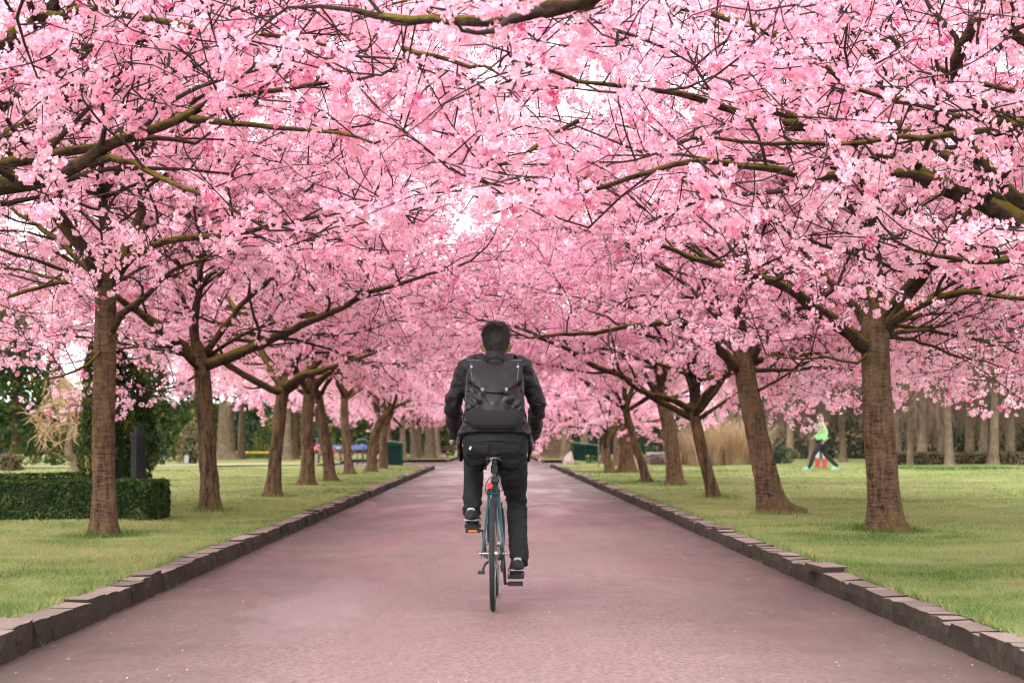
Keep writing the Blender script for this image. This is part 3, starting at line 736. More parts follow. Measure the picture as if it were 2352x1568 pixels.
def asphalt():
    m, nt, b = new_mat('asphalt')
    big = noise_tex(nt, 0.55, 4, 0.55, vec_scale=(1.0, 0.35, 1), dist=0.6)
    mid = noise_tex(nt, 5, 6, 0.7); fine = noise_tex(nt, 30, 7, 0.95, vec_scale=(1, 0.6, 1))
    c = ramp(nt, big, [(0.3, (0.12, 0.074, 0.065)), (0.5, (0.225, 0.143, 0.131)), (0.72, (0.28, 0.18, 0.167))])
    c = mixc(nt, 0.45, c, ramp(nt, mid, [(0.3, (0.095, 0.060, 0.053)), (0.7, (0.26, 0.170, 0.160))]))
    c = mixc(nt, 0.55, c, ramp(nt, fine, [(0.42, (0.02, 0.013, 0.012)), (0.56, (0.35, 0.23, 0.218))]))
    # dirt gathered along the kerbs
    tc = nt.nodes.new('ShaderNodeTexCoord'); sx = nt.nodes.new('ShaderNodeSeparateXYZ'); nt.links.new(tc.outputs['Object'], sx.inputs[0])
    ab = N(nt, 'ShaderNodeMath', operation='ABSOLUTE'); nt.links.new(sx.outputs['X'], ab.inputs[0])
    edge = noise_tex(nt, 1.3, 5, 0.65)
    ad = N(nt, 'ShaderNodeMath', operation='MULTIPLY_ADD'); nt.links.new(edge, ad.inputs[0]); ad.inputs[1].default_value = 1.5; nt.links.new(ab.outputs[0], ad.inputs[2])
    mr = N(nt, 'ShaderNodeMapRange'); mr.inputs['From Min'].default_value = 1.6; mr.inputs['From Max'].default_value = 2.85
    nt.links.new(ad.outputs[0], mr.inputs['Value'])
    dm = N(nt, 'ShaderNodeMath', operation='MULTIPLY'); nt.links.new(mr.outputs[0], dm.inputs[0]); dm.inputs[1].default_value = 0.8
    c = mixc(nt, dm.outputs[0], c, (0.060, 0.041, 0.031))
    nt.links.new(c, b.inputs['Base Color'])
    # damp patches: smoother where water has just dried
    damp = noise_tex(nt, 0.5, 5, 0.6, vec_scale=(1.6, 0.45, 1), dist=1.0)
    nt.links.new(ramp(nt, damp, [(0.42, (0.62,) * 3), (0.62, (0.30,) * 3)]), b.inputs['Roughness'])
    b.inputs['Specular IOR Level'].default_value = 0.4
    # streak beside the left kerb: sky sheen on damp asphalt put into the colour
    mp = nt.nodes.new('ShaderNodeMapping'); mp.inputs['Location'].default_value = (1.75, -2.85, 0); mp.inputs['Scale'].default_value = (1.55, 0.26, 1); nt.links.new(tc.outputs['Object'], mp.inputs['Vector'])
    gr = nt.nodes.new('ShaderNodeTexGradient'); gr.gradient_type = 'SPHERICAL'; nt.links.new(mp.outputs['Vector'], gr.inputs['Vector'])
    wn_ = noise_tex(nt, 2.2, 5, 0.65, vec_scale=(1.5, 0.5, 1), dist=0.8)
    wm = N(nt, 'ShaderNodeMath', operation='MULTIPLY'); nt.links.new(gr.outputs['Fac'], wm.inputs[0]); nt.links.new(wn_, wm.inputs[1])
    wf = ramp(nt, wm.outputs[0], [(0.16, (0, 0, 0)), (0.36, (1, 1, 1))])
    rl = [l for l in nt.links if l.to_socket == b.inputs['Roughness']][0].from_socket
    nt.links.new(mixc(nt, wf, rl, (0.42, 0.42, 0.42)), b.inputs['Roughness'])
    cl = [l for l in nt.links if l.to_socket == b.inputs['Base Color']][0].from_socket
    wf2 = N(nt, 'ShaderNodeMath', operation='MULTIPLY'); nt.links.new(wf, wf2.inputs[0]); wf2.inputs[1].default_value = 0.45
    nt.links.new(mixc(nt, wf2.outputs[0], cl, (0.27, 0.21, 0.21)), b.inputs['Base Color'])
    bump(nt, b, fine, 0.45, 0.008)
    return m
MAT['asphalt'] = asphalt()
def lawn_mat():
    m, nt, b = new_mat('lawn')
    big = noise_tex(nt, 0.5, 5, 0.6, dist=0.4); fine = noise_tex(nt, 26, 5, 0.75); pt = noise_tex(nt, 1.7, 5, 0.65)
    c = ramp(nt, fine, [(0.3, (0.07, 0.095, 0.03)), (0.5, (0.175, 0.205, 0.075)), (0.72, (0.27, 0.275, 0.12))])
    c = mixc(nt, ramp(nt, big, [(0.38, (0, 0, 0)), (0.65, (0.6,) * 3)]), c, (0.30, 0.295, 0.115))
    c = mixc(nt, ramp(nt, pt, [(0.58, (0, 0, 0)), (0.68, (0.7,) * 3)]), c, (0.19, 0.125, 0.07))
    nt.links.new(c, b.inputs['Base Color']); b.inputs['Roughness'].default_value = 0.9; b.inputs['Specular IOR Level'].default_value = 0.1
    bump(nt, b, fine, 0.8, 0.05); return m
MAT['lawn'] = lawn_mat()
MAT['earth'] = simple('earth', (0.09, 0.075, 0.035), 0.95, 0.3, 3, 0.2)
def stone_mat(side):
    m, nt, b = new_mat('kerb_stone_side' if side else 'kerb_stone_top')
    oi = nt.nodes.new('ShaderNodeObjectInfo')
    n1 = noise_tex(nt, 9, 6, 0.7); n2 = noise_tex(nt, 60, 4, 0.7); vert = noise_tex(nt, 18, 5, 0.7, vec_scale=(1, 1, 0.3))
    c = ramp(nt, n1, [(0.3, (0.19, 0.14, 0.122)), (0.7, (0.33, 0.245, 0.215))])
    c = mixc(nt, 0.35, c, ramp(nt, n2, [(0.35, (0.08, 0.06, 0.055)), (0.65, (0.36, 0.28, 0.25))]))
    h = N(nt, 'ShaderNodeHueSaturation'); mr = N(nt, 'ShaderNodeMapRange'); mr.inputs['To Min'].default_value = 0.7; mr.inputs['To Max'].default_value = 1.2
    nt.links.new(oi.outputs['Random'], mr.inputs['Value']); nt.links.new(mr.outputs[0], h.inputs['Value']); nt.links.new(c, h.inputs['Color'])
    if side:      # side faces get a much darker, vertically streaked mix than the tops
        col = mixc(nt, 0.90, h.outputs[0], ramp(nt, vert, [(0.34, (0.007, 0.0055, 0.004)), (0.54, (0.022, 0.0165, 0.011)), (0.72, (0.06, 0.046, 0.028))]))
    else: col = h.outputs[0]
    nt.links.new(col, b.inputs['Base Color']); b.inputs['Roughness'].default_value = 0.85; b.inputs['Specular IOR Level'].default_value = 0.08
    mx = N(nt, 'ShaderNodeMath', operation='ADD'); nt.links.new(n2, mx.inputs[0]); nt.links.new(vert if side else n1, mx.inputs[1])
    bump(nt, b, mx.outputs[0], 0.6, 0.012); return m
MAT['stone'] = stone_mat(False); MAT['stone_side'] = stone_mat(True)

KX = 2.25          # half width of the path
sheet('ground', -600, 600, -60, 1500, -0.03, 4, 4, MAT['earth'])
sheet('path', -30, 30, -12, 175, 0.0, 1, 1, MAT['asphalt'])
LI = KX + 0.165    # lawns start behind the kerb stones
sheet('lawn', -34, -LI, -12, 65, LAWN_Z, 70, 90, MAT['lawn'], 0.05, 1)
sheet('lawn', LI, 40, -12, 70, LAWN_Z, 70, 90, MAT['lawn'], 0.05, 2)
sheet('lawn', -120, -LI, 88, 420, LAWN_Z, 4, 4, MAT['lawn'])
sheet('lawn', LI, 120, 86, 420, LAWN_Z, 4, 4, MAT['lawn'])
sheet('lawn', -120, -7.0, 65, 88, LAWN_Z, 4, 4, MAT['lawn'])
sheet('lawn', 3.4, 120, 70, 86, LAWN_Z, 4, 4, MAT['lawn'])
sheet('lawn', -120, -34, -12, 65, LAWN_Z, 4, 4, MAT['lawn'])
sheet('lawn', 40, 120, -12, 70, LAWN_Z, 4, 4, MAT['lawn'])

def stone_variants(n, rng):
    out = []
    for k in range(n):
        bm = bmesh.new()
        xs = (-1, 0, 1); V = {}
        # unit block: x depth (0 back .. 1 front toward path), y length 0..1, z 0..1
        ny, nz = 3, 2
        def vert(i, j, l):
            key = (i, j, l)
            if key not in V:
                jx = rng.normal(0, 0.045); jy = rng.normal(0, 0.02); jz = rng.normal(0, 0.018)
                p = [i, j / ny, l / nz]
                if i == 1: p[0] += jx - (0.07 if l == nz else 0)
                if l == nz: p[2] += jz - (0.05 if i == 1 else 0)
                if l == 0: p[2] = -0.25
                if 0 < j < ny: p[1] += jy
                else: p[1] += (0.008 if j == 0 else -0.008)
                V[key] = bm.verts.new(p)
            return V[key]
        for j in range(ny):
            for l in range(nz):
                bm.faces.new((vert(1, j, l), vert(1, j + 1, l), vert(1, j + 1, l + 1), vert(1, j, l + 1)))
                bm.faces.new((vert(0, j + 1, l), vert(0, j, l), vert(0, j, l + 1), vert(0, j + 1, l + 1)))
            bm.faces.new((vert(1, j, nz), vert(1, j + 1, nz), vert(0, j + 1, nz), vert(0, j, nz)))
        for l in range(nz):
            bm.faces.new((vert(0, 0, l), vert(1, 0, l), vert(1, 0, l + 1), vert(0, 0, l + 1)))
            bm.faces.new((vert(1, ny, l), vert(0, ny, l), vert(0, ny, l + 1), vert(1, ny, l + 1)))
        bmesh.ops.recalc_face_normals(bm, faces=bm.faces)
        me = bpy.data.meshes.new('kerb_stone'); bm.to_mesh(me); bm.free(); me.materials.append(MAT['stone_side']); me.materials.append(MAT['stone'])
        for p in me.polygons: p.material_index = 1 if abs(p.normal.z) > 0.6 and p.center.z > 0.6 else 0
        out.append(me)
    return out
_kr = np.random.default_rng(77)
SV = stone_variants(10, _kr)
def kerb(name, side, y_end):
    k = link(name, None, kind='structure'); y = 4.0; run = 0.0; pieces = []
    while y < 44:
        L = _kr.choice([_kr.uniform(0.14, 0.24), _kr.uniform(0.28, 0.5)], p=[0.55, 0.45]) if side > 0 else _kr.uniform(0.25, 0.55)
        run = 0.85 * run + _kr.normal(0, 0.006)
        h = (0.132 if side < 0 else 0.122) + _kr.normal(0, 0.005) + (0.022 if _kr.random() < 0.04 else 0)
        o = link('stone', SV[_kr.integers(len(SV))], k)
        w = 0.185 + _kr.normal(0, 0.008)
        o.location = (side * (KX + w) + run * 0.6, y, 0); o.scale = (-side * w, L - 0.003, h)
        o.rotation_euler = (_kr.normal(0, 0.012), _kr.normal(0, 0.025), _kr.normal(0, 0.012))
        y += L
    # farther on the blocks are too small to tell apart
    V, F = [], []; n = 0; blocks = []
    def far_block(cx, cy, L, w, h, ang):
        c, s = math.cos(ang), math.sin(ang)
        for z in (-0.05, h):
            for (a, b) in ((0, 0), (w, 0), (w, L), (0, L)):
                blocks.append((cx + a * c - b * s, cy + a * s + b * c, z + (_kr.normal(0, 0.006) if z > 0 else 0)))
    while y < y_end:
        L = _kr.uniform(0.25, 0.6); x0 = side * (KX + (0 if side > 0 else 0.18)) + _kr.normal(0, 0.012); far_block(x0, y, L - 0.012, 0.18, 0.14 + _kr.normal(0, 0.01), 0); y += L
    # rounded corner, then along the crossing path
    rc = 1.3; cx, cy = side * (KX + rc), y
    for q in range(7):
        a = math.pi / 2 * (q + 0.5) / 7
        px, py = cx - side * rc * math.cos(a), cy + rc * math.sin(a)
        far_block(px - 0.09, py - 0.15, 0.3, 0.18, 0.13, -side * a)
    x = KX + rc
    while x < (6.8 if side < 0 else 3.3):
        L = 0.45; far_block(side * x, cy + rc - 0.1, L, 0.18, 0.13, -side * math.pi / 2); x += L + 0.012
    y = 88.0 if side < 0 else 86.0
    while y < 140:
        L = _kr.uniform(0.6, 1.0); far_block(side * (KX + (0 if side > 0 else 0.18)), y, L - 0.02, 0.18, 0.13, 0); y += L
    V = np.array(blocks); n = len(V) // 8
    base = np.array([(0, 3, 2, 1), (4, 5, 6, 7), (0, 1, 5, 4), (1, 2, 6, 5), (2, 3, 7, 6), (3, 0, 4, 7)])
    F = (base[None] + (np.arange(n) * 8)[:, None, None]).reshape(-1, 4)
    link('far_stones', np_mesh('far_stones', V, F, [MAT['stone_side'], MAT['stone']], smooth=False, fmat=np.tile([0, 1, 0, 0, 0, 0], n)), k, kind='stuff')
kerb('kerb_left', -1, 63.5)
kerb('kerb_right', 1, 68.5)
# two loose slabs lying on the kerb, as in the photo
for nm, (x, y, z, rz), sc in (('loose_kerb_slab', (2.44, 12.1, 0.122, 0.05), (0.2, 0.5, 0.035)),):
    o = link(nm, SV[2], loc=(x, y, z), rotz=rz, scale=(-sc[0], sc[1], sc[2]), label='flat loose stone slab resting on the kerb by the right lawn', category='stone')

# grass blades, denser where they are seen closer
def grass_mat():
    m = petal_mat('grass_blades', [(0.0, (0.045, 0.095, 0.024)), (0.35, (0.15, 0.205, 0.062)), (0.65, (0.265, 0.28, 0.105)), (1.0, (0.40, 0.34, 0.17))], 0.3)
    return m
MAT['grass'] = grass_mat()
def lawn_height(x, y, seed):
    return LAWN_Z + 0.05 * mnoise.noise(Vector((x * 0.45, y * 0.45, seed))) * min(max((abs(x) - 2.5), 0), 1)
def blades(pts, h, wdt, tint, rng, lean=0.5):
    n = len(pts); a = rng.uniform(0, 2 * np.pi, n); d = np.stack([np.cos(a), np.sin(a), np.zeros(n)], -1)
    le = rng.normal(0, lean, (n, 2)) * h[:, None]
    V = np.empty((n, 3, 3)); V[:, 0] = pts - d * wdt[:, None]; V[:, 1] = pts + d * wdt[:, None]; V[:, 2] = pts; V[:, 2, 2] += h
    V[:, 2, :2] += le
    return V.reshape(-1, 3), np.arange(n * 3).reshape(n, 3), tint
TRUNKS = [(o.location.x, o.location.y) for o in list(COL.objects) if o.name.startswith('cherry_tree')]
def grass():
    rng = np.random.default_rng(9); allp, allh, allw, allt = [], [], [], []
    for side, seed, edge in ((-1, 1, 0.2818), (1, 2, 0.3015)):
        for (y0, y1, dens, hh, ww) in ((6.5, 11, 5500, 0.024, 0.0026), (11, 17, 2700, 0.025, 0.0036), (17, 28, 900, 0.027, 0.006), (28, 46, 220, 0.03, 0.011), (46, 64, 70, 0.034, 0.017)):
            xm = edge * y1 + 1.0
            n = int((xm - LI) * (y1 - y0) * dens)
            x = rng.uniform(LI + 0.015, xm, n); y = rng.uniform(y0, y1, n)
            ok = x < edge * y + 1.0 ; x, y = x[ok] * side, y[ok]
            nz = np.array([mnoise.noise(Vector((a * 0.5, b * 0.5, 3.3 + seed))) for a, b in zip(x, y)])
            n2 = np.array([mnoise.noise(Vector((a * 1.9, b * 1.9, 7.7 + seed))) for a, b in zip(x, y)])
            keep = rng.random(len(x)) < np.clip(1.25 + 1.5 * n2, 0.08, 1)
            x, y, nz, n2 = x[keep], y[keep], nz[keep], n2[keep]
            z = np.array([lawn_height(a, b, seed) for a, b in zip(x, y)])
            near = np.min([np.hypot(x - tx, y - ty) for tx, ty in TRUNKS], axis=0)
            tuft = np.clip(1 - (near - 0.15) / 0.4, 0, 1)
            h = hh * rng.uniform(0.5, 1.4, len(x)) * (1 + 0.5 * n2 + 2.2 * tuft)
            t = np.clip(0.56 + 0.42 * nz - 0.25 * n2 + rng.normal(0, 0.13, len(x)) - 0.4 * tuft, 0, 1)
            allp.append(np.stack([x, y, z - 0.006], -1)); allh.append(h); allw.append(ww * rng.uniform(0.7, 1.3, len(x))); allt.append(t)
        # longer tufts leaning over the back of the kerb stones, weeds at its foot
        n = 9000; y = 6.5 + 26 * rng.random(n) ** 1.4; cl = np.array([mnoise.noise(Vector((yy * 2.3, seed, 0))) for yy in y]); ok = rng.random(n) < np.clip(0.45 + cl, 0.05, 1); y = y[ok]
        x = side * (LI - 0.015 + np.abs(rng.normal(0, 0.02, len(y))))
        allp.append(np.stack([x, y, np.full(len(y), LAWN_Z - 0.004)], -1)); allh.append(rng.uniform(0.025, 0.07, len(y))); allw.append(np.full(len(y), 0.0032)); allt.append(np.clip(rng.normal(0.4, 0.2, len(y)), 0, 1))
        n = 1100; y = 6.5 + 26 * rng.random(n) ** 1.4; cl = np.array([mnoise.noise(Vector((yy * 1.1, seed + 9, 0))) for yy in y]); y = y[cl > 0.33]
        allp.append(np.stack([side * (KX - 0.004 - np.abs(rng.normal(0, 0.008, len(y)))), y, np.zeros(len(y))], -1)); allh.append(rng.uniform(0.015, 0.06, len(y))); allw.append(np.full(len(y), 0.0035)); allt.append(np.clip(rng.normal(0.25, 0.15, len(y)), 0, 1))
    P, h, w, t = map(np.concatenate, (allp, allh, allw, allt))
    V, F, T = blades(P, h, w, t, rng)
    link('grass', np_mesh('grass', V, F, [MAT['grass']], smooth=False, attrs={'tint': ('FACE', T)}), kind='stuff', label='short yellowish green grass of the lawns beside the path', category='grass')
    print('GRASS', len(F))
grass()

def petals():
    rng = np.random.default_rng(19); n = 520
    y = 6.5 + 30 * rng.random(n) ** 1.6; x = np.where(rng.random(n) < 0.55, rng.choice([-1, 1], n) * (KX - np.abs(rng.normal(0, 0.45, n))), rng.uniform(-KX, KX, n))
    x = np.clip(x, -KX + 0.02, KX - 0.02)
    s = rng.uniform(0.003, 0.009, n); a = rng.uniform(0, 6.28, n); u = np.stack([np.cos(a), np.sin(a), np.zeros(n)], -1) * s[:, None]; v = np.stack([-np.sin(a), np.cos(a), np.zeros(n)], -1) * s[:, None] * 0.7
    c = np.stack([x, y, np.full(n, 0.004)], -1)
    V = np.empty((n, 4, 3)); V[:, 0] = c - u; V[:, 1] = c + v; V[:, 2] = c + u; V[:, 3] = c - v
    V[:, 1:3, 2] += rng.uniform(0, 0.006, (n, 2))
    link('fallen_petals', np_mesh('fallen_petals', V.reshape(-1, 3), np.arange(n * 4).reshape(n, 4), [MAT['blossom']], smooth=False, attrs={'tint': ('FACE', rng.uniform(0.4, 0.9, n))}), kind='stuff', label='pale fallen petals strewn over the path', category='petals')
petals()
# ------------------------------------------------------------------ hedges, shrubs, background trees
def leaf_mat(name, stops, tr=0.25): return petal_mat(name, stops, tr)
MAT['box_leaf'] = leaf_mat('box_leaf', [(0, (0.014, 0.03, 0.010)), (0.5, (0.045, 0.075, 0.022)), (0.9, (0.10, 0.135, 0.04)), (1, (0.16, 0.16, 0.05))])
MAT['yew_leaf'] = leaf_mat('yew_leaf', [(0, (0.013, 0.026, 0.010)), (0.5, (0.045, 0.07, 0.022)), (1, (0.20, 0.165, 0.05))])
MAT['conifer_leaf'] = leaf_mat('conifer_leaf', [(0, (0.015, 0.03, 0.018)), (0.5, (0.035, 0.06, 0.032)), (1, (0.08, 0.11, 0.045))])
MAT['dry_leaf'] = leaf_mat('dry_leaf', [(0, (0.07, 0.05, 0.03)), (0.5, (0.15, 0.11, 0.06)), (1, (0.26, 0.20, 0.11))])
MAT['straw'] = leaf_mat('straw', [(0, (0.50, 0.34, 0.21)), (0.5, (0.68, 0.51, 0.34)), (1, (0.82, 0.68, 0.50))], 0.5)
MAT['heather'] = leaf_mat('heather', [(0, (0.10, 0.06, 0.055)), (0.5, (0.2, 0.13, 0.12)), (1, (0.32, 0.23, 0.19))])
MAT['green_leaf'] = leaf_mat('green_leaf', [(0, (0.03, 0.07, 0.02)), (0.5, (0.07, 0.14, 0.035)), (1, (0.16, 0.24, 0.07))], 0.3)
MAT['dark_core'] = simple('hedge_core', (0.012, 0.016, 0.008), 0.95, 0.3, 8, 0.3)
MAT['bare_twig'] = simple('bare_twig', (0.135, 0.086, 0.06), 0.85, 0.3, 9, 0)
MAT['straw_twig'] = simple('straw_twig', (0.36, 0.235, 0.13), 0.85, 0.25, 9, 0)

def leaf_quads(P, size, rng, tint, nrm=None, flat=0.6):
    n = len(P); a = rng.normal(size=(n, 3))
    if nrm is not None: a = a - nrm * (np.einsum('ij,ij->i', a, nrm) * flat)[:, None]
    u = norm(a); v = norm(np.cross(u, rng.normal(size=(n, 3))))
    s = size * rng.uniform(0.6, 1.4, n)[:, None]
    V = np.stack([P - u * s, P + v * s * 0.5, P + u * s, P - v * s * 0.5], 1)
    return V.reshape(-1, 3), np.arange(n * 4).reshape(n, 4), tint

def leaves_obj(name, P, size, mat, parent, rng, nrm=None, tint=None, **kw):
    if tint is None:
        tint = np.clip(0.45 + 0.5 * np.array([mnoise.noise(Vector(p * (0.12 / size))) for p in P]) + rng.normal(0, 0.2, len(P)), 0, 1)
    V, F, t = leaf_quads(P, size, rng, tint, nrm)
    return link(name, np_mesh(name, V, F, [mat], smooth=False, attrs={'tint': ('FACE', t)}), parent, kind='stuff', **kw)

def hedge(name, label, boxes, h, mat, leaf, dens, seed, z0=LAWN_Z, cat='hedge', rough=0.03):
    """boxes: (x0,x1,y0,y1) runs of one clipped hedge"""
    rng = np.random.default_rng(seed); t = thing(name, label, cat, (boxes[0][0], boxes[0][2], z0))
    o = np.array([boxes[0][0], boxes[0][2], z0]); core = MB(); P, Nn = [], []
    for (x0, x1, y0, y1) in boxes:
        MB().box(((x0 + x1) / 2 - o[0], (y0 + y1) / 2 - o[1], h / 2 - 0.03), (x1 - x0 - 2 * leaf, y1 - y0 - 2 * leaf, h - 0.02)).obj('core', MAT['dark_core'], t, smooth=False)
        for (ax, lo, hi, c, n) in ((0, y0, y1, x1, 1), (0, y0, y1, x0, -1), (1, x0, x1, y0, -1), (1, x0, x1, y1, 1)):
            m = int((hi - lo) * h * dens); w = rng.uniform(lo, hi, m); z = rng.uniform(0, h, m)
            p = np.empty((m, 3)); p[:, 1 - ax] = w; p[:, ax] = c; p[:, 2] = z + z0
            nn = np.zeros((m, 3)); nn[:, ax] = n; P.append(p); Nn.append(nn)
        m = int((x1 - x0) * (y1 - y0) * dens); p = np.stack([rng.uniform(x0, x1, m), rng.uniform(y0, y1, m), np.full(m, h + z0)], -1)
        P.append(p); Nn.append(np.tile([0, 0, 1.0], (m, 1)))
    P, Nn = np.concatenate(P), np.concatenate(Nn)
    bulge = np.array([mnoise.noise(Vector(p * 2.2)) for p in P])
    P = P - o + Nn * (bulge * rough + rng.normal(0, leaf * 0.5, len(P)))[:, None]
    leaves_obj('foliage', P, leaf, mat, t, rng, Nn)
    return t

hedge('box_hedge', 'low clipped dark box hedge around a plot behind the slim trunk on the left', [(-9.0, -3.90, 19.7, 20.15), (-4.35, -3.90, 20.2, 21.0), (-9.0, -5.5, 24.1, 24.45)], 0.44, MAT['box_leaf'], 0.019, 4200, 51)
hedge('low_hedge', 'low pale olive hedge at the far left edge', [(-22.0, -14.6, 53.0, 54.2)], 0.46, MAT['dry_leaf'], 0.05, 420, 52)
hedge('low_hedge', 'low brown clipped hedge under the bare weeping trees at the right', [(15.5, 34, 68.0, 69.0)], 0.46, MAT['dry_leaf'], 0.05, 420, 53)
hedge('tall_hedge', 'tall dark evergreen hedge closing the view left of the cyclist', [(-46, -5.2, 128.0, 130.0)], 3.6, MAT['yew_leaf'], 0.13, 40, 54, rough=0.4)
hedge('tall_hedge', 'tall dark evergreen hedge closing the view right of the cyclist', [(5.4, 22, 122.0, 124.0)], 3.4, MAT['yew_leaf'], 0.13, 40, 55, rough=0.4)
hedge('tall_hedge', 'dark olive hedge far behind the bare weeping trees', [(12, 50, 92.0, 94.0)], 4.6, MAT['dry_leaf'], 0.14, 45, 56, rough=0.7)

hedge('tall_hedge', 'dark evergreen hedge across the far end of the avenue', [(-12, 12, 170.0, 172.0)], 5.5, MAT['yew_leaf'], 0.2, 30, 57, rough=0.5)

def lump_points(n, rng, shape):
    """points near the surface of a lumpy solid; shape(theta, u) -> radius, height"""
    th = rng.uniform(0, 2 * np.pi, n); u = rng.random(n)
    r, z = shape(th, u); k = np.clip(1 - np.abs(rng.normal(0, 0.16, n)), 0.3, 1.08)
    return np.stack([np.cos(th) * r * k, np.sin(th) * r * k, z], -1), np.stack([np.cos(th), np.sin(th), np.full(n, 0.2)], -1)

def bush(name, label, cat, loc, shape, n, leaf, mat, seed, core_r, core_h, group=None):
    rng = np.random.default_rng(seed); t = thing(name, label, cat, loc, group=group)
    P, Nn = lump_points(n, rng, shape)
    lum = np.array([mnoise.noise(Vector(p * (0.9 / max(core_r, 0.2)) + Vector((seed, 0, 0)))) for p in P])
    P = P + Nn * (lum * core_r * 0.3)[:, None]; P[:, 2] = np.maximum(P[:, 2], 0.0)
    c = MB(); c.tube([(0, 0, -0.05), (0, 0, core_h * 0.3), (0, 0, core_h * 0.7), (0, 0, core_h * 0.9)], [core_r * 0.55, core_r * 0.62, core_r * 0.5, core_r * 0.12], 12)
    c.obj('inner_core', MAT['dark_core'], t)  # solid dark core filling the inside of the foliage
    leaves_obj('foliage', P, leaf, mat, t, rng, Nn)
    return t
def column(w, h): return lambda th, u: (w * (0.75 + 0.25 * np.sin(3 * th + 1)) * np.sqrt(np.clip(1 - (np.clip(u - 0.45, 0, 1) / 0.57) ** 2.2, 0.02, 1)) * (0.92 + 0.08 * u), u * h * (0.86 + 0.14 * np.cos(2 * th + 4)))
def dome(w, h): return lambda th, u: (w * np.sqrt(np.clip(1 - (u * 1.0 - 0.25) ** 2 / 0.57, 0.02, 1)), u * h)
bush('columnar_yew', 'dark columnar yew inside the hedged plot behind the slim trunk', 'shrub', (-5.02, 22.9, LAWN_Z), column(0.60, 2.35), 17000, 0.030, MAT['yew_leaf'], 61, 0.50, 2.0)
bush('round_shrub', 'rounded dark green shrub just right of the columnar yew', 'shrub', (-13.6, 69, LAWN_Z), dome(0.65, 1.75), 1600, 0.06, MAT['conifer_leaf'], 62, 0.6, 1.5)
bush('round_shrub', 'loose olive shrub between the rounded shrub and the second left trunk', 'shrub', (-12.5, 72, LAWN_Z), dome(0.6, 1.7), 1000, 0.06, MAT['dry_leaf'], 63, 0.5, 1.3)
bush('round_shrub', 'dark bush behind the first trunks of the left row near the daffodils', 'shrub', (-12.0, 100, LAWN_Z), dome(1.8, 2.6), 1800, 0.1, MAT['yew_leaf'], 64, 1.6, 2.2)
bush('round_shrub', 'grey brown bush at the foot of the straw grass', 'shrub', (7.3, 69.5, LAWN_Z), dome(0.75, 1.25), 1200, 0.05, MAT['heather'], 65, 0.6, 1.0)
bush('round_shrub', 'dark low bush beside the right bare trees, behind the leaning trunk', 'shrub', (11.3, 72, LAWN_Z), dome(0.9, 0.9), 1000, 0.06, MAT['conifer_leaf'], 66, 0.8, 0.7)
bush('round_shrub', 'dark evergreen bush right of the broad pale far trunk', 'shrub', (-3.6, 112, LAWN_Z), dome(1.0, 3.0), 1500, 0.1, MAT['yew_leaf'], 67, 0.9, 2.4)

def conifer_meshes(seed, h, w, mat, leaf, n):
    rng = np.random.default_rng(seed); u = rng.random(n) ** 0.8; th = rng.uniform(0, 6.283, n)
    r = w * (1 - u) ** 0.8 * (0.75 + 0.25 * np.sin(5 * th + 9 * u)) * np.clip(1 - np.abs(rng.normal(0, 0.25, n)), 0.1, 1.1)
    P = np.stack([np.cos(th) * r, np.sin(th) * r, 0.3 + u * h - 0.12 * r], -1); Nn = np.stack([np.cos(th), np.sin(th), np.zeros(n)], -1)
    tint = np.clip(0.4 + 0.5 * np.array([mnoise.noise(Vector(p * 0.7)) for p in P]) + rng.normal(0, 0.18, n), 0, 1)
    V, F, t = leaf_quads(P, leaf, rng, tint, Nn)
    fo = np_mesh('foliage', V, F, [mat], smooth=False, attrs={'tint': ('FACE', t)})
    tr = MB().tube([(0, 0, -0.1), (0, 0, h * 0.5), (0, 0, h * 0.95)], [w * 0.09, w * 0.06, 0.02], 8).mesh('trunk', MAT['bark'])
    return tr, fo
CONS = [conifer_meshes(70, 9, 2.6, MAT['conifer_leaf'], 0.2, 4200), conifer_meshes(71, 11, 3.2, MAT['yew_leaf'], 0.21, 5000)]
def conifer(label, x, y, k, s, rz):
    t = thing('conifer', label, 'tree', (x, y, LAWN_Z), rz, group='evergreens behind the lawns'); tr, fo = CONS[k]
    link('trunk', tr, t, scale=s); link('foliage', fo, t, scale=s, kind='stuff')
for i, (x, y, k, s, lab) in enumerate([(-18.6, 62, 0, 0.62, 'blue green conifer at the far left edge above the low pale hedge'), (-16.6, 66, 1, 0.4, 'small dark conifer behind the straw coloured larch'), (-24, 88, 1, 0.9, 'tall dark conifer at the left behind the bare trees'),
    (-15, 108, 0, 0.8, 'dark conifer behind the flower bed'), (-15.8, 80, 1, 0.62, 'dark conifer between the slim and the second left trunk'), (-18.5, 84, 0, 0.75, 'conifer behind the columnar yew'), (-19, 112, 1, 0.8, 'dark conifer left of the flower bed'), (-9.5, 116, 1, 0.75, 'dark conifer behind the sign board'), (-6.4, 119, 0, 0.7, 'dark conifer behind the left green bin'),
    (7.0, 112, 0, 0.8, 'dark conifer behind the right green container'), (10.5, 110, 1, 0.8, 'dark conifer behind the green shelter'), (14.0, 104, 0, 0.7, 'dark conifer behind the straw grass'), (19, 100, 1, 0.75, 'dark conifer behind the walker'), (25, 92, 0, 0.8, 'olive conifer behind the rightmost bare trees'), (30, 90, 1, 0.8, 'dark conifer at the far right edge')]):
    conifer(lab, x, y, k, s, i * 1.3)

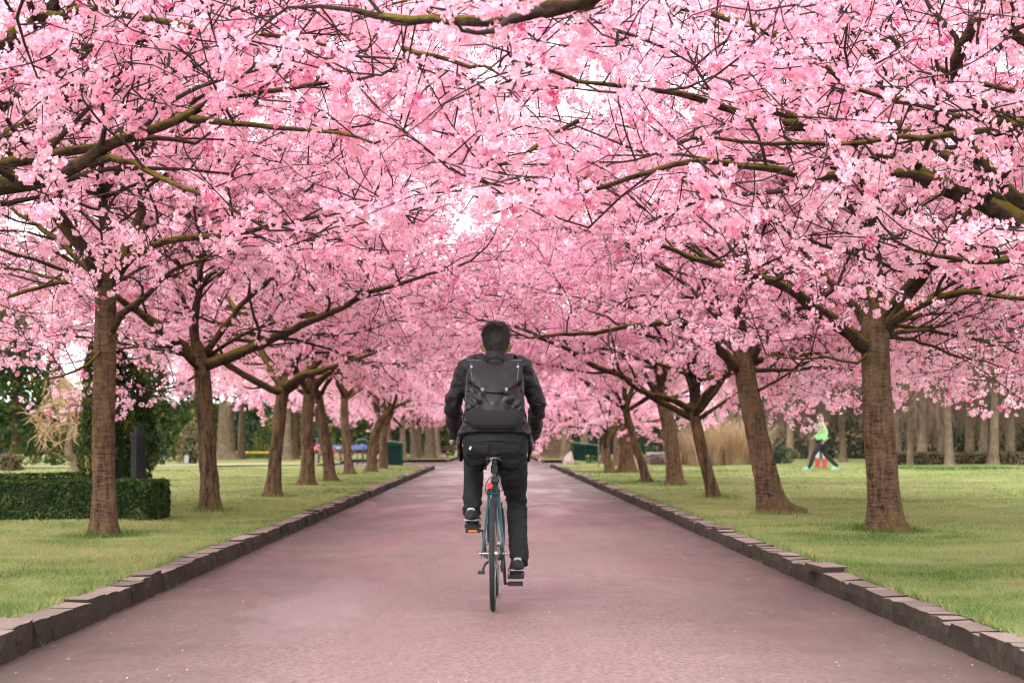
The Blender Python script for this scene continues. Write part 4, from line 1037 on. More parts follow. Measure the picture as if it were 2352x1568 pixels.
def bare_tree_meshes(seed, h, weep, mat_t, mat_w, r=0.2, nl=7, spread=0.55, fork=0.35, nsec=9, nter=7):
    rng = np.random.default_rng(seed)
    P = [[0, 0, -0.1, r * 1.2], [0.05, 0, h * fork * 0.5, r], [rng.normal(0, 0.1), rng.normal(0, 0.1), h * fork, r * 0.85], [rng.normal(0, 0.2), rng.normal(0, 0.2), h * 0.62, r * 0.5], [rng.normal(0, 0.3), rng.normal(0, 0.3), h * 0.92, r * 0.12]]
    tr = trunk_mesh(P, seed, flare=0.4, k=12, mat=mat_t)
    q = smooth_path(P, 0.3); s = rng.uniform(fork * 0.8, 0.95, nl * 2)
    st, _ = arc_sample(q, s * h); az = np.arange(nl * 2) * 2.4 + rng.uniform(-0.4, 0.4, nl * 2)
    d = np.stack([np.cos(az) * spread, np.sin(az) * spread, rng.uniform(0.3, 0.8, nl * 2)], -1)
    L1 = h * rng.uniform(0.25, 0.42, nl * 2) * (1.2 - 0.6 * s)
    A1 = grow(st[:, :3], d, L1, 8, rng, 0.14, 0.05, 0.10 + weep * 0.4, 0.4)
    V1, Q1 = tube_batch(A1, (st[:, 3] * 0.45)[:, None] * np.linspace(1, 0.3, 9)[None], 6)
    idx = np.repeat(np.arange(nl * 2), nsec); j = rng.integers(2, 9, len(idx))
    A2 = grow(A1[idx, j], rng.normal(0, 0.7, (len(idx), 3)) + norm(A1[idx, 8] - A1[idx, 0]) * 0.8 + np.array([0, 0, 0.25 - weep]), h * rng.uniform(0.1, 0.2, len(idx)) * (1 + weep * 0.5), 6, rng, 0.16, 0.0, weep * 0.5, 0.3)
    V2, Q2 = tube_batch(A2, np.linspace(0.022, 0.009, 7)[None].repeat(len(idx), 0), 4)
    id3 = np.repeat(np.arange(len(idx)), nter); j3 = rng.integers(1, 7, len(id3))
    A3 = grow(A2[id3, j3], rng.normal(0, 0.6, (len(id3), 3)) + np.array([0, 0, 0.1 - weep * 0.9]), h * rng.uniform(0.06, 0.15, len(id3)) * (1 + weep), 5, rng, 0.14, 0.0, weep * 0.7, 0.15)
    V3, Q3 = tube_batch(A3, np.linspace(0.011, 0.005, 6)[None].repeat(len(id3), 0), 3)
    lim = np_mesh('limbs', V1, Q1, [MAT[mat_t]])
    tw = np_mesh('twigs', np.concatenate([V2, V3]), [Q2, Q3 + len(V2)], [mat_w])
    return tr, lim, tw
BARE = [bare_tree_meshes(81, 8.0, 0.75, 'bark_pale', MAT['bare_twig'], 0.17, nsec=9, nter=8), bare_tree_meshes(82, 12.0, 0.15, 'bark_pale', MAT['bare_twig'], 0.22, nl=9, nsec=9, nter=7), bare_tree_meshes(83, 3.1, 0.35, 'bark_pale', MAT['straw_twig'], 0.12, nl=8, spread=0.9, fork=0.22, nsec=7, nter=7)]
def bare_tree(name, label, x, y, k, s=1.0, rz=0.0, group=None):
    t = thing(name, label, 'tree', (x, y, LAWN_Z), rz, group=group)
    for nm, me in zip(('trunk', 'limbs', 'twigs'), BARE[k]): link(nm, me, t, scale=s, **({'kind': 'stuff'} if nm == 'twigs' else {}))
def X_at(src, D): return (src / 1.06293 - VX) / FV * D
GW = 'bare weeping trees behind the right lawn'
for i, (sx, D, k, s, lab) in enumerate([(1927, 75, 0, 0.9, 'pale bare tree trunk left of the walker in the green jacket'), (2058, 77, 0, 0.85, 'slender bare tree half hidden behind the broad right trunk'), (2222, 66, 0, 0.62, 'thin crooked bare sapling first right of the broad trunk'), (2250, 71, 0, 1.0, 'bare weeping tree with a doubled pale trunk'),
    (2318, 64, 0, 0.85, 'bare weeping tree with the most twisted limbs, on the lawn edge'), (2368, 76, 0, 1.05, 'bare weeping tree with a straight pale trunk behind the brown hedge'), (2425, 67, 0, 0.95, 'bare weeping tree spreading to the ground near the right edge'), (2520, 72, 0, 1.0, 'bare weeping tree cut by the right edge'),
    (2130, 84, 1, 0.8, 'tall bare tree rising behind the broad right trunk'), (2400, 88, 1, 0.85, 'tall bare tree rising above the weeping ones at the right'), (2190, 80, 0, 1.1, 'bare weeping tree just right of the broad trunk, set back'), (2300, 82, 0, 1.15, 'set back bare weeping tree behind the twisted one'), (2465, 80, 0, 1.1, 'set back bare weeping tree near the right edge'), (1985, 84, 0, 1.0, 'bare weeping tree behind the walker')]):
    bare_tree('bare_tree', lab, X_at(sx, D), D, k, s, i * 2.1, GW)
for i, (x, D, k, s, lab) in enumerate([(-20.5, 70, 1, 0.95, 'tall bare tree at the upper left behind the blossom'), (-16.5, 78, 1, 0.9, 'second tall bare tree behind the slim left trunk'), (-26, 82, 1, 1.0, 'tall bare tree at the left edge'), (-13.0, 90, 1, 0.8, 'bare tree far behind the daffodil bed')]):
    bare_tree('bare_tree', lab, x, D, k, s, i * 1.7, 'bare trees behind the left lawn')
bare_tree('larch', 'straw coloured bare larch with drooping twigs beyond the box hedge', X_at(178, 49.5), 49.5, 2, 1.0, 0.6)

# big beige trunks standing behind the left lawn
def plain_trunk(label, sx, D, r, top, mat='bark_pale', lean=0.0):
    t = thing('old_cherry', label, 'tree', (X_at(sx, D), D, LAWN_Z))
    link('trunk', trunk_mesh([[0, 0, -0.06, r * 1.15], [0, 0, top * 0.35, r], [lean, 0, top * 0.7, r * 0.9], [lean * 1.5, 0, top, r * 0.8]], int(sx), mat=mat, k=16), t)
    fork = np.array([lean * 1.5, 0, top - 0.1]); place_crown(t, CR[int(sx) % 3], fork, sx * 0.7, 1.1)
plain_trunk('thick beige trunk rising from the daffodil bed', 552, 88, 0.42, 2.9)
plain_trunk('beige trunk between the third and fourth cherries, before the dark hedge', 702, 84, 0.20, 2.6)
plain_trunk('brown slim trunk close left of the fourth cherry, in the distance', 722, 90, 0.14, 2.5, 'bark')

# straw grass, heather grave, daffodils
def straw_clump(label, x, y, h, w, n, seed):
    rng = np.random.default_rng(seed); t = thing('straw_grass', label, 'grass clump', (x, y, LAWN_Z), group='clumps of tall straw grass')
    a = rng.uniform(0, 6.283, n); r0 = rng.random(n) * w * 0.35; st = np.stack([np.cos(a) * r0, np.sin(a) * r0, np.full(n, -0.02)], -1)
    d = np.stack([np.cos(a) * 0.35 * rng.random(n), np.sin(a) * 0.35 * rng.random(n), np.ones(n)], -1)
    P = grow(st, d, h * rng.uniform(0.6, 1.1, n), 5, rng, 0.07, 0.0, 0.35, 0.0)
    V, Q = tube_batch(P, np.linspace(0.010, 0.004, 6)[None].repeat(n, 0), 2); Q = Q.reshape(-1, 2, 4)[:, 0]
    link('blades', np_mesh('blades', V, Q, [MAT['straw']], smooth=False, attrs={'tint': ('FACE', np.repeat(rng.random(n), 5))}), t, kind='stuff')
straw_clump('tall straw coloured grass clump just right of the third right trunk', X_at(1720, 67), 67.0, 2.0, 2.0, 900, 91)
straw_clump('widest straw coloured grass clump, between the third and the leaning right trunks', X_at(1775, 67.5), 67.5, 2.1, 2.2, 950, 92)
straw_clump('straw coloured grass clump partly behind the leaning right trunk', X_at(1838, 68), 68.0, 1.8, 1.8, 750, 93)
straw_clump('short straw coloured clump between the fourth and third right trunks', X_at(1665, 68), 68.5, 1.5, 1.2, 500, 94)

def flat_plants(name, label, cat, pts, h, leafmat, flowermat, rng, fl_size, prob=0.7):
    n = len(pts)
    V, F, T = blades(pts, h * rng.uniform(0.6, 1.2, n), np.full(n, 0.022), rng.random(n), rng, 0.25)
    t = link(name, np_mesh(name, V, F, [leafmat], smooth=False, attrs={'tint': ('FACE', T)}), kind='stuff', label=label, category=cat)
    if flowermat:
        f = pts[rng.random(n) < prob] + np.array([0, 0, h]) + rng.normal(0, 0.03, (1, 3))
        V, F, T = leaf_quads(f, fl_size, rng, rng.random(len(f)))
        link('flowers', np_mesh('flowers', V, F, [flowermat], smooth=False, attrs={'tint': ('FACE', T)}), t, kind='stuff')
MAT['daffodil'] = petal_mat('daffodil_petal', [(0, (0.75, 0.45, 0.03)), (1, (0.9, 0.72, 0.12))], 0.3)
_dr = np.random.default_rng(95)
pts = np.stack([_dr.uniform(X_at(440, 95), X_at(672, 95), 1500), _dr.uniform(94.2, 96.5, 1500), np.full(1500, LAWN_Z)], -1)
flat_plants('daffodil_bed', 'long bed of yellow daffodils behind the left lawn', 'flower bed', pts, 0.36, MAT['green_leaf'], MAT['daffodil'], _dr, 0.06, 0.8)
pts = np.stack([X_at(1445, 74) + _dr.normal(0, 0.12, 40), 74 + _dr.normal(0, 0.1, 40), np.full(40, LAWN_Z)], -1)
flat_plants('daffodil_clump', 'small clump of green leaves with a yellow daffodil by the right green container', 'flower', pts, 0.34, MAT['green_leaf'], MAT['daffodil'], _dr, 0.05, 0.12)
pts = np.stack([_dr.uniform(X_at(2150, 57), X_at(2480, 57), 1400), 57.5 + _dr.normal(0, 0.9, 1400), np.full(1400, LAWN_Z)], -1)
flat_plants('ground_cover', 'band of low leafy green plants across the right lawn', 'plants', pts, 0.1, MAT['green_leaf'], None, _dr, 0)
# dark earth strip under the daffodils
MAT['soil'] = simple('soil', (0.06, 0.04, 0.03), 0.95, 0.3, 6, 0.3)
sheet('flower_bed_soil', X_at(435, 95), X_at(676, 95), 93.6, 97, LAWN_Z + 0.01, 1, 1, MAT['soil'])
MAT['gravel'] = simple('gravel', (0.34, 0.27, 0.21), 0.9, 0.2, 60, 0.3)
def ribbon(name, pts, w, z, mat):
    P = smooth_path(np.array([[a, b, z] for a, b in pts], float), 1.0); t = norm(np.gradient(P, axis=0)); s = np.stack([-t[:, 1], t[:, 0], np.zeros(len(t))], -1) * w / 2
    V = np.concatenate([P + s, P - s]); n = len(P); F = np.array([(i, n + i, n + i + 1, i + 1) for i in range(n - 1)])
    link(name, np_mesh(name, V, F, [mat]), kind='structure')
ribbon('side_path', [(-6.9, 68), (-9, 66.5), (-13, 62), (-19, 59.5), (-33, 58)], 2.0, LAWN_Z + 0.055, MAT['gravel'])

# ------------------------------------------------------------------ grave stone, bins, bench, sign, boulders
MAT['dark_stone'] = simple('weathered_dark_stone', (0.014, 0.0125, 0.014), 0.8, 0.4, 14, 0.4)
MAT['pale_stone'] = simple('pale_stone', (0.26, 0.24, 0.24), 0.8, 0.25, 14, 0.3)
MAT['rock'] = simple('boulder_stone', (0.27, 0.20, 0.18), 0.85, 0.35, 7, 0.6)
MAT['green_paint'] = simple('dark_green_paint', (0.005, 0.026, 0.020), 0.6, 0.2, 10, 0.05, spec=0.1)
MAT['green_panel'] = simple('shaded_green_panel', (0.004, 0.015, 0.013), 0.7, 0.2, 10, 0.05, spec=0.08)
MAT['lid'] = simple('grey_green_lid', (0.16, 0.17, 0.16), 0.6, 0.2, 10, 0.05)
MAT['blue_paint'] = simple('faded_blue_paint', (0.045, 0.06, 0.16), 0.5, 0.15, 12, 0.05)
MAT['red_paint'] = simple('faded_red_paint', (0.26, 0.035, 0.04), 0.5, 0.15, 12, 0.05)
MAT['iron'] = simple('black_iron', (0.015, 0.018, 0.02), 0.45, 0.2, 20, 0.05)
MAT['white_paint'] = simple('white_paint', (0.26, 0.255, 0.25), 0.5, 0.06, 12, 0.02)
MAT['metal'] = simple('brushed_metal', (0.35, 0.35, 0.36), 0.36, 0.1, 30, 0.02, metal=0.9)
t = thing('grave_stele', 'narrow dark stone stele with a pale weathered cap beside the columnar yew', 'gravestone', (X_at(337, 22.3), 22.3, LAWN_Z))
b = MB(); b.add(*loft([(0, 0, 0), (0, 0, 0.3), (0, 0, 0.95)], [0.11, 0.10, 0.088], [0.13, 0.12, 0.10], 4)); b.obj('shaft', MAT['dark_stone'], t, smooth=False)
b = MB(); b.tube([(0, 0, 0.94), (0, 0, 0.99), (-0.01, 0, 1.04), (-0.04, 0, 1.10)], [0.088, 0.085, 0.05, 0.012], 8); b.obj('cap', MAT['dark_stone'], t)

def boulder(label, x, y, z, s, seed):
    bm = bmesh.new(); bmesh.ops.create_icosphere(bm, subdivisions=3, radius=1.0)
    for v in bm.verts:
        n_ = mnoise.fractal(v.co * 0.9 + Vector((seed, 0, 0)), 0.8, 2.0, 4); c = mnoise.cell(v.co * 1.6 + Vector((seed, 3, 1)))
        v.co = v.co * (1 + 0.3 * n_ + 0.06 * c)
        k = 1 - 0.45 * max(0, v.co.z); v.co = Vector((v.co.x * s[0] * k + 0.25 * s[0] * max(0, v.co.z), v.co.y * s[1] * k, v.co.z * s[2]))
    me = bpy.data.meshes.new('boulder'); bm.to_mesh(me); bm.free(); me.materials.append(MAT['rock'])
    link('boulder', me, loc=(x, y, z), label=label, category='stone')
boulder('pointed brown boulder at the corner of the right lawn', X_at(1389, 69), 69.2, LAWN_Z + 0.14, (0.23, 0.25, 0.36), 3)
boulder('rounded brown boulder on the far grass left of the cyclist', X_at(1080, 92), 92, LAWN_Z + 0.08, (0.22, 0.25, 0.2), 8)

def green_bin(label, x, y, z, w, d, h, twin=False, rz=0.0, mats=None):
    t = thing('waste_container', label, 'bin', (x, y, z), rz)
    b = MB()
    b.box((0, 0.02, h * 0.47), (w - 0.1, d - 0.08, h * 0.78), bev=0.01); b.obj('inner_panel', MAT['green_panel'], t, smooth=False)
    for sx in (-1, 1):
        for sy in (-1, 1):
            p = MB(); p.box((sx * (w / 2 - 0.03), sy * (d / 2 - 0.03), h * 0.45), (0.06, 0.06, h * 0.9)); p.obj('post', MAT['green_paint'], t, smooth=False)
    b = MB(); b.box((0, -d / 2 + 0.02, h * 0.88), (w + 0.004, 0.05, h * 0.12)); b.box((-w / 2 + 0.02, 0, h * 0.5), (0.03, d - 0.14, h * 0.86)); b.obj('frame_panel', MAT['green_paint'], t, smooth=False)
    if twin:
        b = MB(); b.box((0, -d / 2 + 0.01, h * 0.45), (0.05, 0.04, h * 0.75)); b.obj('divider', MAT['green_paint'], t, smooth=False)
    b = MB(); r = Matrix.Rotation(0.14, 3, 'Y'); b.box((0, 0, h * 0.97), (w + 0.08, d + 0.08, 0.035), rot=r, bev=0.006); b.obj('lid', MAT['lid'], t, smooth=False)
green_bin('dark green waste container with a slanted pale lid by the end of the left kerb', X_at(963, 70), 70.3, 0.0, 0.62, 0.6, 1.06)
green_bin('wide dark green twin container with a pale lid behind the boulder on the right', X_at(1428, 77), 77.0, LAWN_Z, 1.1, 0.7, 0.84, True)
t = thing('shelter_frame', 'green box top on posts behind the fourth right trunk, above a stone block', 'shelter', (X_at(1590, 68.5), 68.5, LAWN_Z))
b = MB(); b.box((0, 0, 0.82), (0.86, 0.5, 0.15), bev=0.012); b.obj('top', MAT['green_paint'], t, smooth=False)
for sx in (-0.39, 0.39):
    for sy in (-0.2, 0.2):
        b = MB(); b.box((sx, sy, 0.375), (0.07, 0.07, 0.75)); b.obj('post', MAT['green_paint'], t, smooth=False)
b = MB(); b.box((0.12, -0.45, 0.25), (0.8, 0.28, 0.5), bev=0.03)
link('stone_block', b.mesh('stone_block', MAT['pale_stone']), loc=(X_at(1592, 68), 67.9, LAWN_Z), label='pale stone block with a flat top below the green box on the right', category='stone')
bush('heather_mound', 'grey mauve heather mound in front of the pale stone block', 'shrub', (X_at(1606, 66.5), 66.6, LAWN_Z), dome(0.62, 0.42), 1600, 0.03, MAT['heather'], 68, 0.5, 0.35)

t = thing('park_bench', 'bench with a blue back board and red seat behind the left row', 'bench', (X_at(832, 73), 73.0, LAWN_Z - 0.0))
b = MB(); b.box((0, 0.28, 0.66), (2.15, 0.035, 0.2), rot=Matrix.Rotation(-0.2, 3, 'X'), bev=0.008); b.obj('back_board', MAT['blue_paint'], t, smooth=False)
for q in range(3):
    b = MB(); b.box((0, -0.16 + q * 0.16, 0.40), (2.15, 0.13, 0.035), bev=0.006); b.obj('seat_slat', MAT['red_paint'], t, smooth=False)
for sx in (-0.92, 0, 0.92):
    b = MB(); b.box((sx, -0.2, 0.19), (0.05, 0.05, 0.38)); b.box((sx, 0.22, 0.34), (0.05, 0.05, 0.68), rot=Matrix.Rotation(-0.15, 3, 'X')); b.box((sx, 0, 0.36), (0.045, 0.44, 0.04)); b.obj('leg', MAT['iron'], t, smooth=False)
for sx in (-1.0, 1.0):
    b = MB(); b.tube([(sx, 0.27, 0.62), (sx, 0.1, 0.63), (sx, -0.12, 0.6), (sx, -0.24, 0.52), (sx, -0.22, 0.38)], 0.022, 8); b.obj('armrest', MAT['iron'], t)

t = thing('sign_board', 'dark green sign board with a round top corner and white crown mark behind the bench', 'sign', (X_at(884, 77), 77.0, 0.0))
for sx in (-0.21, 0.21):
    b = MB(); b.box((sx, 0, 0.5), (0.04, 0.04, 1.0)); b.obj('post', MAT['green_paint'], t, smooth=False)
b = MB(); b.box((0, 0, 0.88), (0.46, 0.05, 0.42), bev=0.02); pn = b.obj('panel', MAT['green_paint'], t, smooth=False)
b = MB(); b.tube([(-0.23, 0, 0.95), (-0.22, 0, 1.07), (-0.17, 0, 1.12), (0, 0, 1.135), (0.17, 0, 1.12), (0.22, 0, 1.07), (0.23, 0, 0.95)], 0.022, 6); b.obj('rim', MAT['lid'], t)
b = MB(); b.box((0, -0.03, 0.86), (0.30, 0.008, 0.045)); b.box((0, -0.03, 0.82), (0.26, 0.008, 0.03))
for i, (x, z) in enumerate([(-0.04, 0.9), (0, 0.915), (0.04, 0.9)]): b.box((x, -0.03, z), (0.035, 0.008, 0.04))
b.obj('crown_mark', MAT['white_paint'], t, smooth=False)

t = thing('name_plate', 'small tilted metal plate on a stake near the daffodils', 'plate', (X_at(455, 69), 69.0, LAWN_Z))
b = MB(); b.box((0, 0, 0.2), (0.17, 0.015, 0.34), rot=Matrix.Rotation(-0.25, 3, 'X'), bev=0.004); b.obj('plate', MAT['lid'], t, smooth=False)
b = MB(); b.box((0, 0.03, 0.08), (0.03, 0.03, 0.2)); b.obj('stake', MAT['iron'], t, smooth=False)

for i, (sx, D) in enumerate(((1996, 60.0), (2013, 59.0))):
    t = thing('marker_post', ['red and white post left of its twin, seen between the walker legs', 'red and white post right of its twin, seen between the walker legs'][i], 'post', (X_at(sx, D), D, LAWN_Z), group='red and white posts')
    z = 0
    for q, (hh, m) in enumerate(((0.34, 'red_paint'), (0.2, 'white_paint'), (0.08, 'red_paint'))):
        b = MB(); b.tube([(0, 0, z), (0, 0, z + hh)], 0.08, 12); b.obj('band', MAT[m], t, smooth=True); z += hh + 0.001
t = thing('tree_stake', 'thin pale stake standing in the grass beside the V shaped cherry', 'stake', (X_at(1461, 62), 62.0, LAWN_Z))
b = MB(); b.tube([(0, 0, -0.05), (0.01, 0, 0.7), (0, 0, 1.4)], 0.022, 8); b.obj('pole', MAT['bark_pale'], t)
t = thing('park_bench', 'dark iron bench far off at the left of the avenue mouth', 'bench', (X_at(1106, 98), 98, 0.0), 0.6)
for q in range(3):
    b = MB(); b.box((0, -0.16 + q * 0.16, 0.42), (1.1, 0.13, 0.03)); b.obj('seat_slat', MAT['bark_pale'], t, smooth=False)
for q in range(2):
    b = MB(); b.box((0, 0.26, 0.6 + q * 0.15), (1.1, 0.03, 0.1)); b.obj('back_slat', MAT['bark_pale'], t, smooth=False)
for sx in (-0.5, 0.5):
    b = MB(); b.box((sx, -0.2, 0.2), (0.05, 0.05, 0.4)); b.box((sx, 0.25, 0.4), (0.05, 0.05, 0.8)); b.obj('leg', MAT['iron'], t, smooth=False)
# ------------------------------------------------------------------ bicycles
MAT['rubber'] = simple('tyre_rubber', (0.018, 0.018, 0.02), 0.75, 0.25, 40, 0.2)
MAT['teal'] = simple('teal_enamel', (0.006, 0.048, 0.062), 0.32, 0.15, 12, 0.02, coat=0.4)
MAT['chrome'] = simple('worn_chrome', (0.30, 0.285, 0.26), 0.35, 0.15, 40, 0.03, metal=0.95)
MAT['black_plastic'] = simple('black_plastic', (0.014, 0.014, 0.016), 0.45, 0.2, 30, 0.05)
MAT['red_lens'] = simple('red_reflector', (0.70, 0.035, 0.02), 0.2, 0.1, 60, 0.1)
MAT['orange_lens'] = simple('orange_reflector', (0.85, 0.22, 0.02), 0.25, 0.1, 60, 0.1)
MAT['saddle'] = simple('black_saddle_leather', (0.02, 0.017, 0.016), 0.4, 0.2, 30, 0.15)
MAT['bike_red'] = simple('red_enamel', (0.72, 0.06, 0.045), 0.35, 0.1, 12, 0.02)

def wheel(parent, y, rad, spokes=32, fender=None, name='wheel'):
    w = link(name, None, parent, loc=(0, y, rad))
    MB().torus((0, 0, 0), rad - 0.017, 0.0175, 72, 10, ry=0.0165).obj('tyre', MAT['rubber'], w)
    MB().torus((0, 0, 0), rad - 0.04, 0.010, 64, 8, ry=0.011).obj('rim', MAT['chrome'], w)
    b = MB()
    for i in range(spokes):
        a = 2 * math.pi * i / spokes; a2 = a + (0.55 if i % 4 < 2 else -0.55); sx = 0.027 if i % 2 else -0.027
        b.tube([(sx, math.cos(a2) * 0.022, math.sin(a2) * 0.022), (0, math.cos(a) * (rad - 0.045), math.sin(a) * (rad - 0.045))], 0.0011, 4, cap=False)
    b.obj('spokes', MAT['chrome'], w)
    MB().tube([(-0.062, 0, 0), (-0.035, 0, 0), (-0.033, 0, 0), (-0.02, 0, 0), (0.02, 0, 0), (0.033, 0, 0), (0.035, 0, 0), (0.062, 0, 0)], [0.008, 0.009, 0.028, 0.02, 0.02, 0.028, 0.009, 0.008], 14).obj('hub', MAT['chrome'], w)
    if fender is not None:
        a = np.linspace(R(10), R(170), 26); P = np.stack([np.zeros(26), np.cos(a) * (rad + 0.018), np.sin(a) * (rad + 0.018)], -1)
        MB().tube(P, 0.022, 8, rx=0.006, side=(1, 0, 0)).obj('mudguard', fender, w)
    return w

def bicycle(label, loc, rotz, paint, rad=0.345, crank_deg=94, bar='flat', fender=None, bar_mat='black_plastic'):
    t = thing('bicycle', label, 'bicycle', loc, rotz)
    ya, yf = -0.5, 0.55; bb = np.array([0, -0.06, 0.295]); sc = np.array([0, -0.175, 0.775]); ht = np.array([0, 0.375, 0.80]); hb = np.array([0, 0.42, 0.655])
    wheel(t, ya, rad, fender=fender, name='rear_wheel'); wheel(t, yf, rad, fender=fender, name='front_wheel')
    f = MB()
    f.tube([bb, sc + (sc - bb) * 0.06], 0.0155, 14); f.tube([sc + (0, 0, -0.02), ht + (0, 0, -0.03)], 0.0135, 14); f.tube([bb, hb], 0.0165, 14); f.tube([hb - (0, -0.006, 0.03), ht + (0, -0.004, 0.02)], 0.019, 14)
    f.tube([bb + (-0.036, 0, 0), bb + (0.036, 0, 0)], 0.021, 14)
    for s in (-1, 1):
        ax = np.array([s * 0.066, ya, rad])
        f.tube([sc + (s * 0.017, -0.012, -0.02), sc + (s * 0.030, -0.075, -0.09), (sc + ax) / 2 + (s * 0.008, 0, 0), ax + (s * -0.004, 0.02, 0.035), ax], [0.0095, 0.0095, 0.0085, 0.0075, 0.007], 10)
        f.tube([bb + (s * 0.022, -0.02, 0), (bb + ax) / 2 + (s * 0.006, 0, -0.012), ax], [0.011, 0.010, 0.007], 10)
        f.box(ax + np.array([s * 0.002, 0.004, -0.006]), (0.006, 0.032, 0.045), bev=0.002)
    f.tube([sc + (-0.028, -0.085, -0.075), sc + (0.028, -0.085, -0.075)], 0.007, 10)
    f.obj('frame', paint, t)
    k = MB(); crown = hb + np.array([0, 0.008, -0.045])
    for s in (-1, 1):
        k.tube([crown + (s * 0.012, 0, 0), crown + (s * 0.042, 0.012, -0.03), np.array([s * 0.05, 0.485, 0.47]), np.array([s * 0.051, yf - 0.01, rad + 0.04]), np.array([s * 0.051, yf, rad])], [0.013, 0.013, 0.011, 0.0085, 0.0075], 10)
    k.tube([crown + (-0.045, 0.005, 0), crown + (0.045, 0.005, 0)], 0.014, 10); k.tube([crown, hb], 0.014, 10); k.obj('fork', paint, t)
    top = ht + np.array([0, -0.03, 0.215])
    MB().tube([ht + (0, -0.005, 0.0), top], 0.012, 10).tube([top, top + (0, 0.05, 0.012)], 0.014, 10).obj('stem', MAT['chrome'], t)
    hbm = MB(); c = top + np.array([0, 0.05, 0.015]); bar_pts = [c + np.array([s * x, y, z]) for s, x, y, z in ((-1, .25, -.09, .0), (-1, .2, -.045, .01), (-1, .1, .0, .008), (1, 0, .0, 0), (1, .1, .0, .008), (1, .2, -.045, .01), (1, .25, -.09, .0))]
    hbm.tube(smooth_path(bar_pts, 0.03), 0.011, 10); hbm.obj('handlebar', MAT['chrome'], t)
    for s in (-1, 1):
        MB().tube([c + np.array([s * 0.155, -0.025, 0.01]), c + np.array([s * 0.252, -0.092, 0.0])], 0.0165, 12).obj('grip', MAT['black_plastic'], t)
        MB().tube([c + np.array([s * 0.16, 0.0, -0.005]), c + np.array([s * 0.2, 0.02, -0.02]), c + np.array([s * 0.255, -0.03, -0.03])], 0.005, 8).obj('brake_lever', MAT['metal'], t)
    MB().tube([sc, sc + (0, -0.032, 0.14)], 0.0135, 12).obj('seat_post', MAT['chrome'], t)
    b = MB(); b.tube([sc + (0, -0.004, -0.012), sc + (0, -0.008, 0.02)], 0.02, 14); b.box(sc + np.array([0.0, -0.03, 0.004]), (0.03, 0.03, 0.022), bev=0.004); b.obj('seat_clamp', MAT['black_plastic'], t)
    st = sc + np.array([0, -0.035, 0.15])
    b = MB(); b.box(st + np.array([0, 0, -0.01]), (0.05, 0.05, 0.03), bev=0.006)
    for s in (-1, 1):
        b.tube([st + np.array([s * 0.022, 0.1, 0.02]), st + np.array([s * 0.022, 0.03, 0.0]), st + np.array([s * 0.022, -0.05, 0.0]), st + np.array([s * 0.048, -0.105, 0.03])], 0.004, 8)
        cs = st + np.array([s * 0.035, -0.085, 0.0]); a = np.linspace(0, 8 * math.pi, 60)
        b.tube(np.stack([cs[0] + 0.011 * np.cos(a), cs[1] + 0.011 * np.sin(a), cs[2] - 0.018 + 0.052 * np.linspace(0, 1, 60)], -1), 0.0026, 6)
    b.obj('saddle_rails', MAT['chrome'], t)
    # saddle: wide at the back, narrow nose
    sy = np.array([-0.135, -0.13, -0.10, -0.05, 0.02, 0.09, 0.125, 0.13]); wx = np.array([0.03, 0.075, 0.088, 0.075, 0.042, 0.024, 0.018, 0.006]); hz = np.array([0.014, 0.03, 0.036, 0.034, 0.026, 0.022, 0.016, 0.005])
    b = MB(); P = np.stack([np.zeros(8), sy, np.array([0.045, 0.045, 0.045, 0.04, 0.036, 0.036, 0.034, 0.03])], -1) + st
    b.tube(P, hz, 16, rx=hz, side=(1, 0, 0)); V, F = loft(P, wx, hz, 18, side=(1, 0, 0)); b = MB().add(V, F); b.obj('saddle', MAT['saddle'], t)
    # drive: cranks, chainring, chain, pedals
    a = R(crank_deg); d = np.array([0, math.cos(a), math.sin(a)]) * 0.168
    MB().torus(tuple(bb + np.array([0.045, 0, 0])), 0.085, 0.006, 48, 6, ry=0.003).obj('chainring', MAT['metal'], t)
    b = MB(); ax = np.array([0.045, ya, rad]); b.tube([bb + (0.045, 0, 0.088), ax + (0, 0, 0.036)], 0.005, 6).tube([bb + (0.045, 0, -0.088), ax + (0, 0.03, -0.075)], 0.005, 6); b.obj('chain', MAT['iron'], t)
    b = MB(); b.tube([ax + (-0.004, 0, 0), ax + (0.012, 0, 0)], 0.036, 20); b.box(ax + np.array([0.012, 0.02, -0.055]), (0.02, 0.03, 0.10), bev=0.006); b.obj('derailleur', MAT['iron'], t)
    for s, dd in ((1, -d), (-1, d)):
        cr = MB(); p0 = bb + np.array([s * 0.056, 0, 0]); p1 = bb + np.array([s * 0.068, 0, 0]) + dd; cr.tube([p0, p1], [0.012, 0.009], 8); cr.tube([p1 + (s * -0.008, 0, 0), p1 + (s * 0.02, 0, 0)], 0.007, 8); cr.obj('crank', MAT['iron'], t)
        pc = p1 + np.array([s * 0.066, 0, 0]); pd = MB()
        pd.box(pc + np.array([0, -0.038, 0]), (0.092, 0.012, 0.022)); pd.box(pc + np.array([0, 0.038, 0]), (0.092, 0.012, 0.022)); pd.box(pc, (0.03, 0.07, 0.02))
        for q in range(9): pd.box(pc + np.array([-0.04 + q * 0.01, -0.038, 0.0125 * (1 if q % 2 else -1)]), (0.005, 0.012, 0.006))
        po = pd.obj('pedal', MAT['black_plastic'], t, smooth=False)
        if s > 0: continue
        rf = MB(); rf.box(pc + np.array([0.0, -0.0455, 0]), (0.055, 0.005, 0.015), bev=0.002); rf.obj('reflector', MAT['orange_lens'], po, smooth=False)
    # rear brake, lamp bracket, reflector, cables, kickstand
    br = sc + np.array([0, -0.12, -0.055]); b = MB()
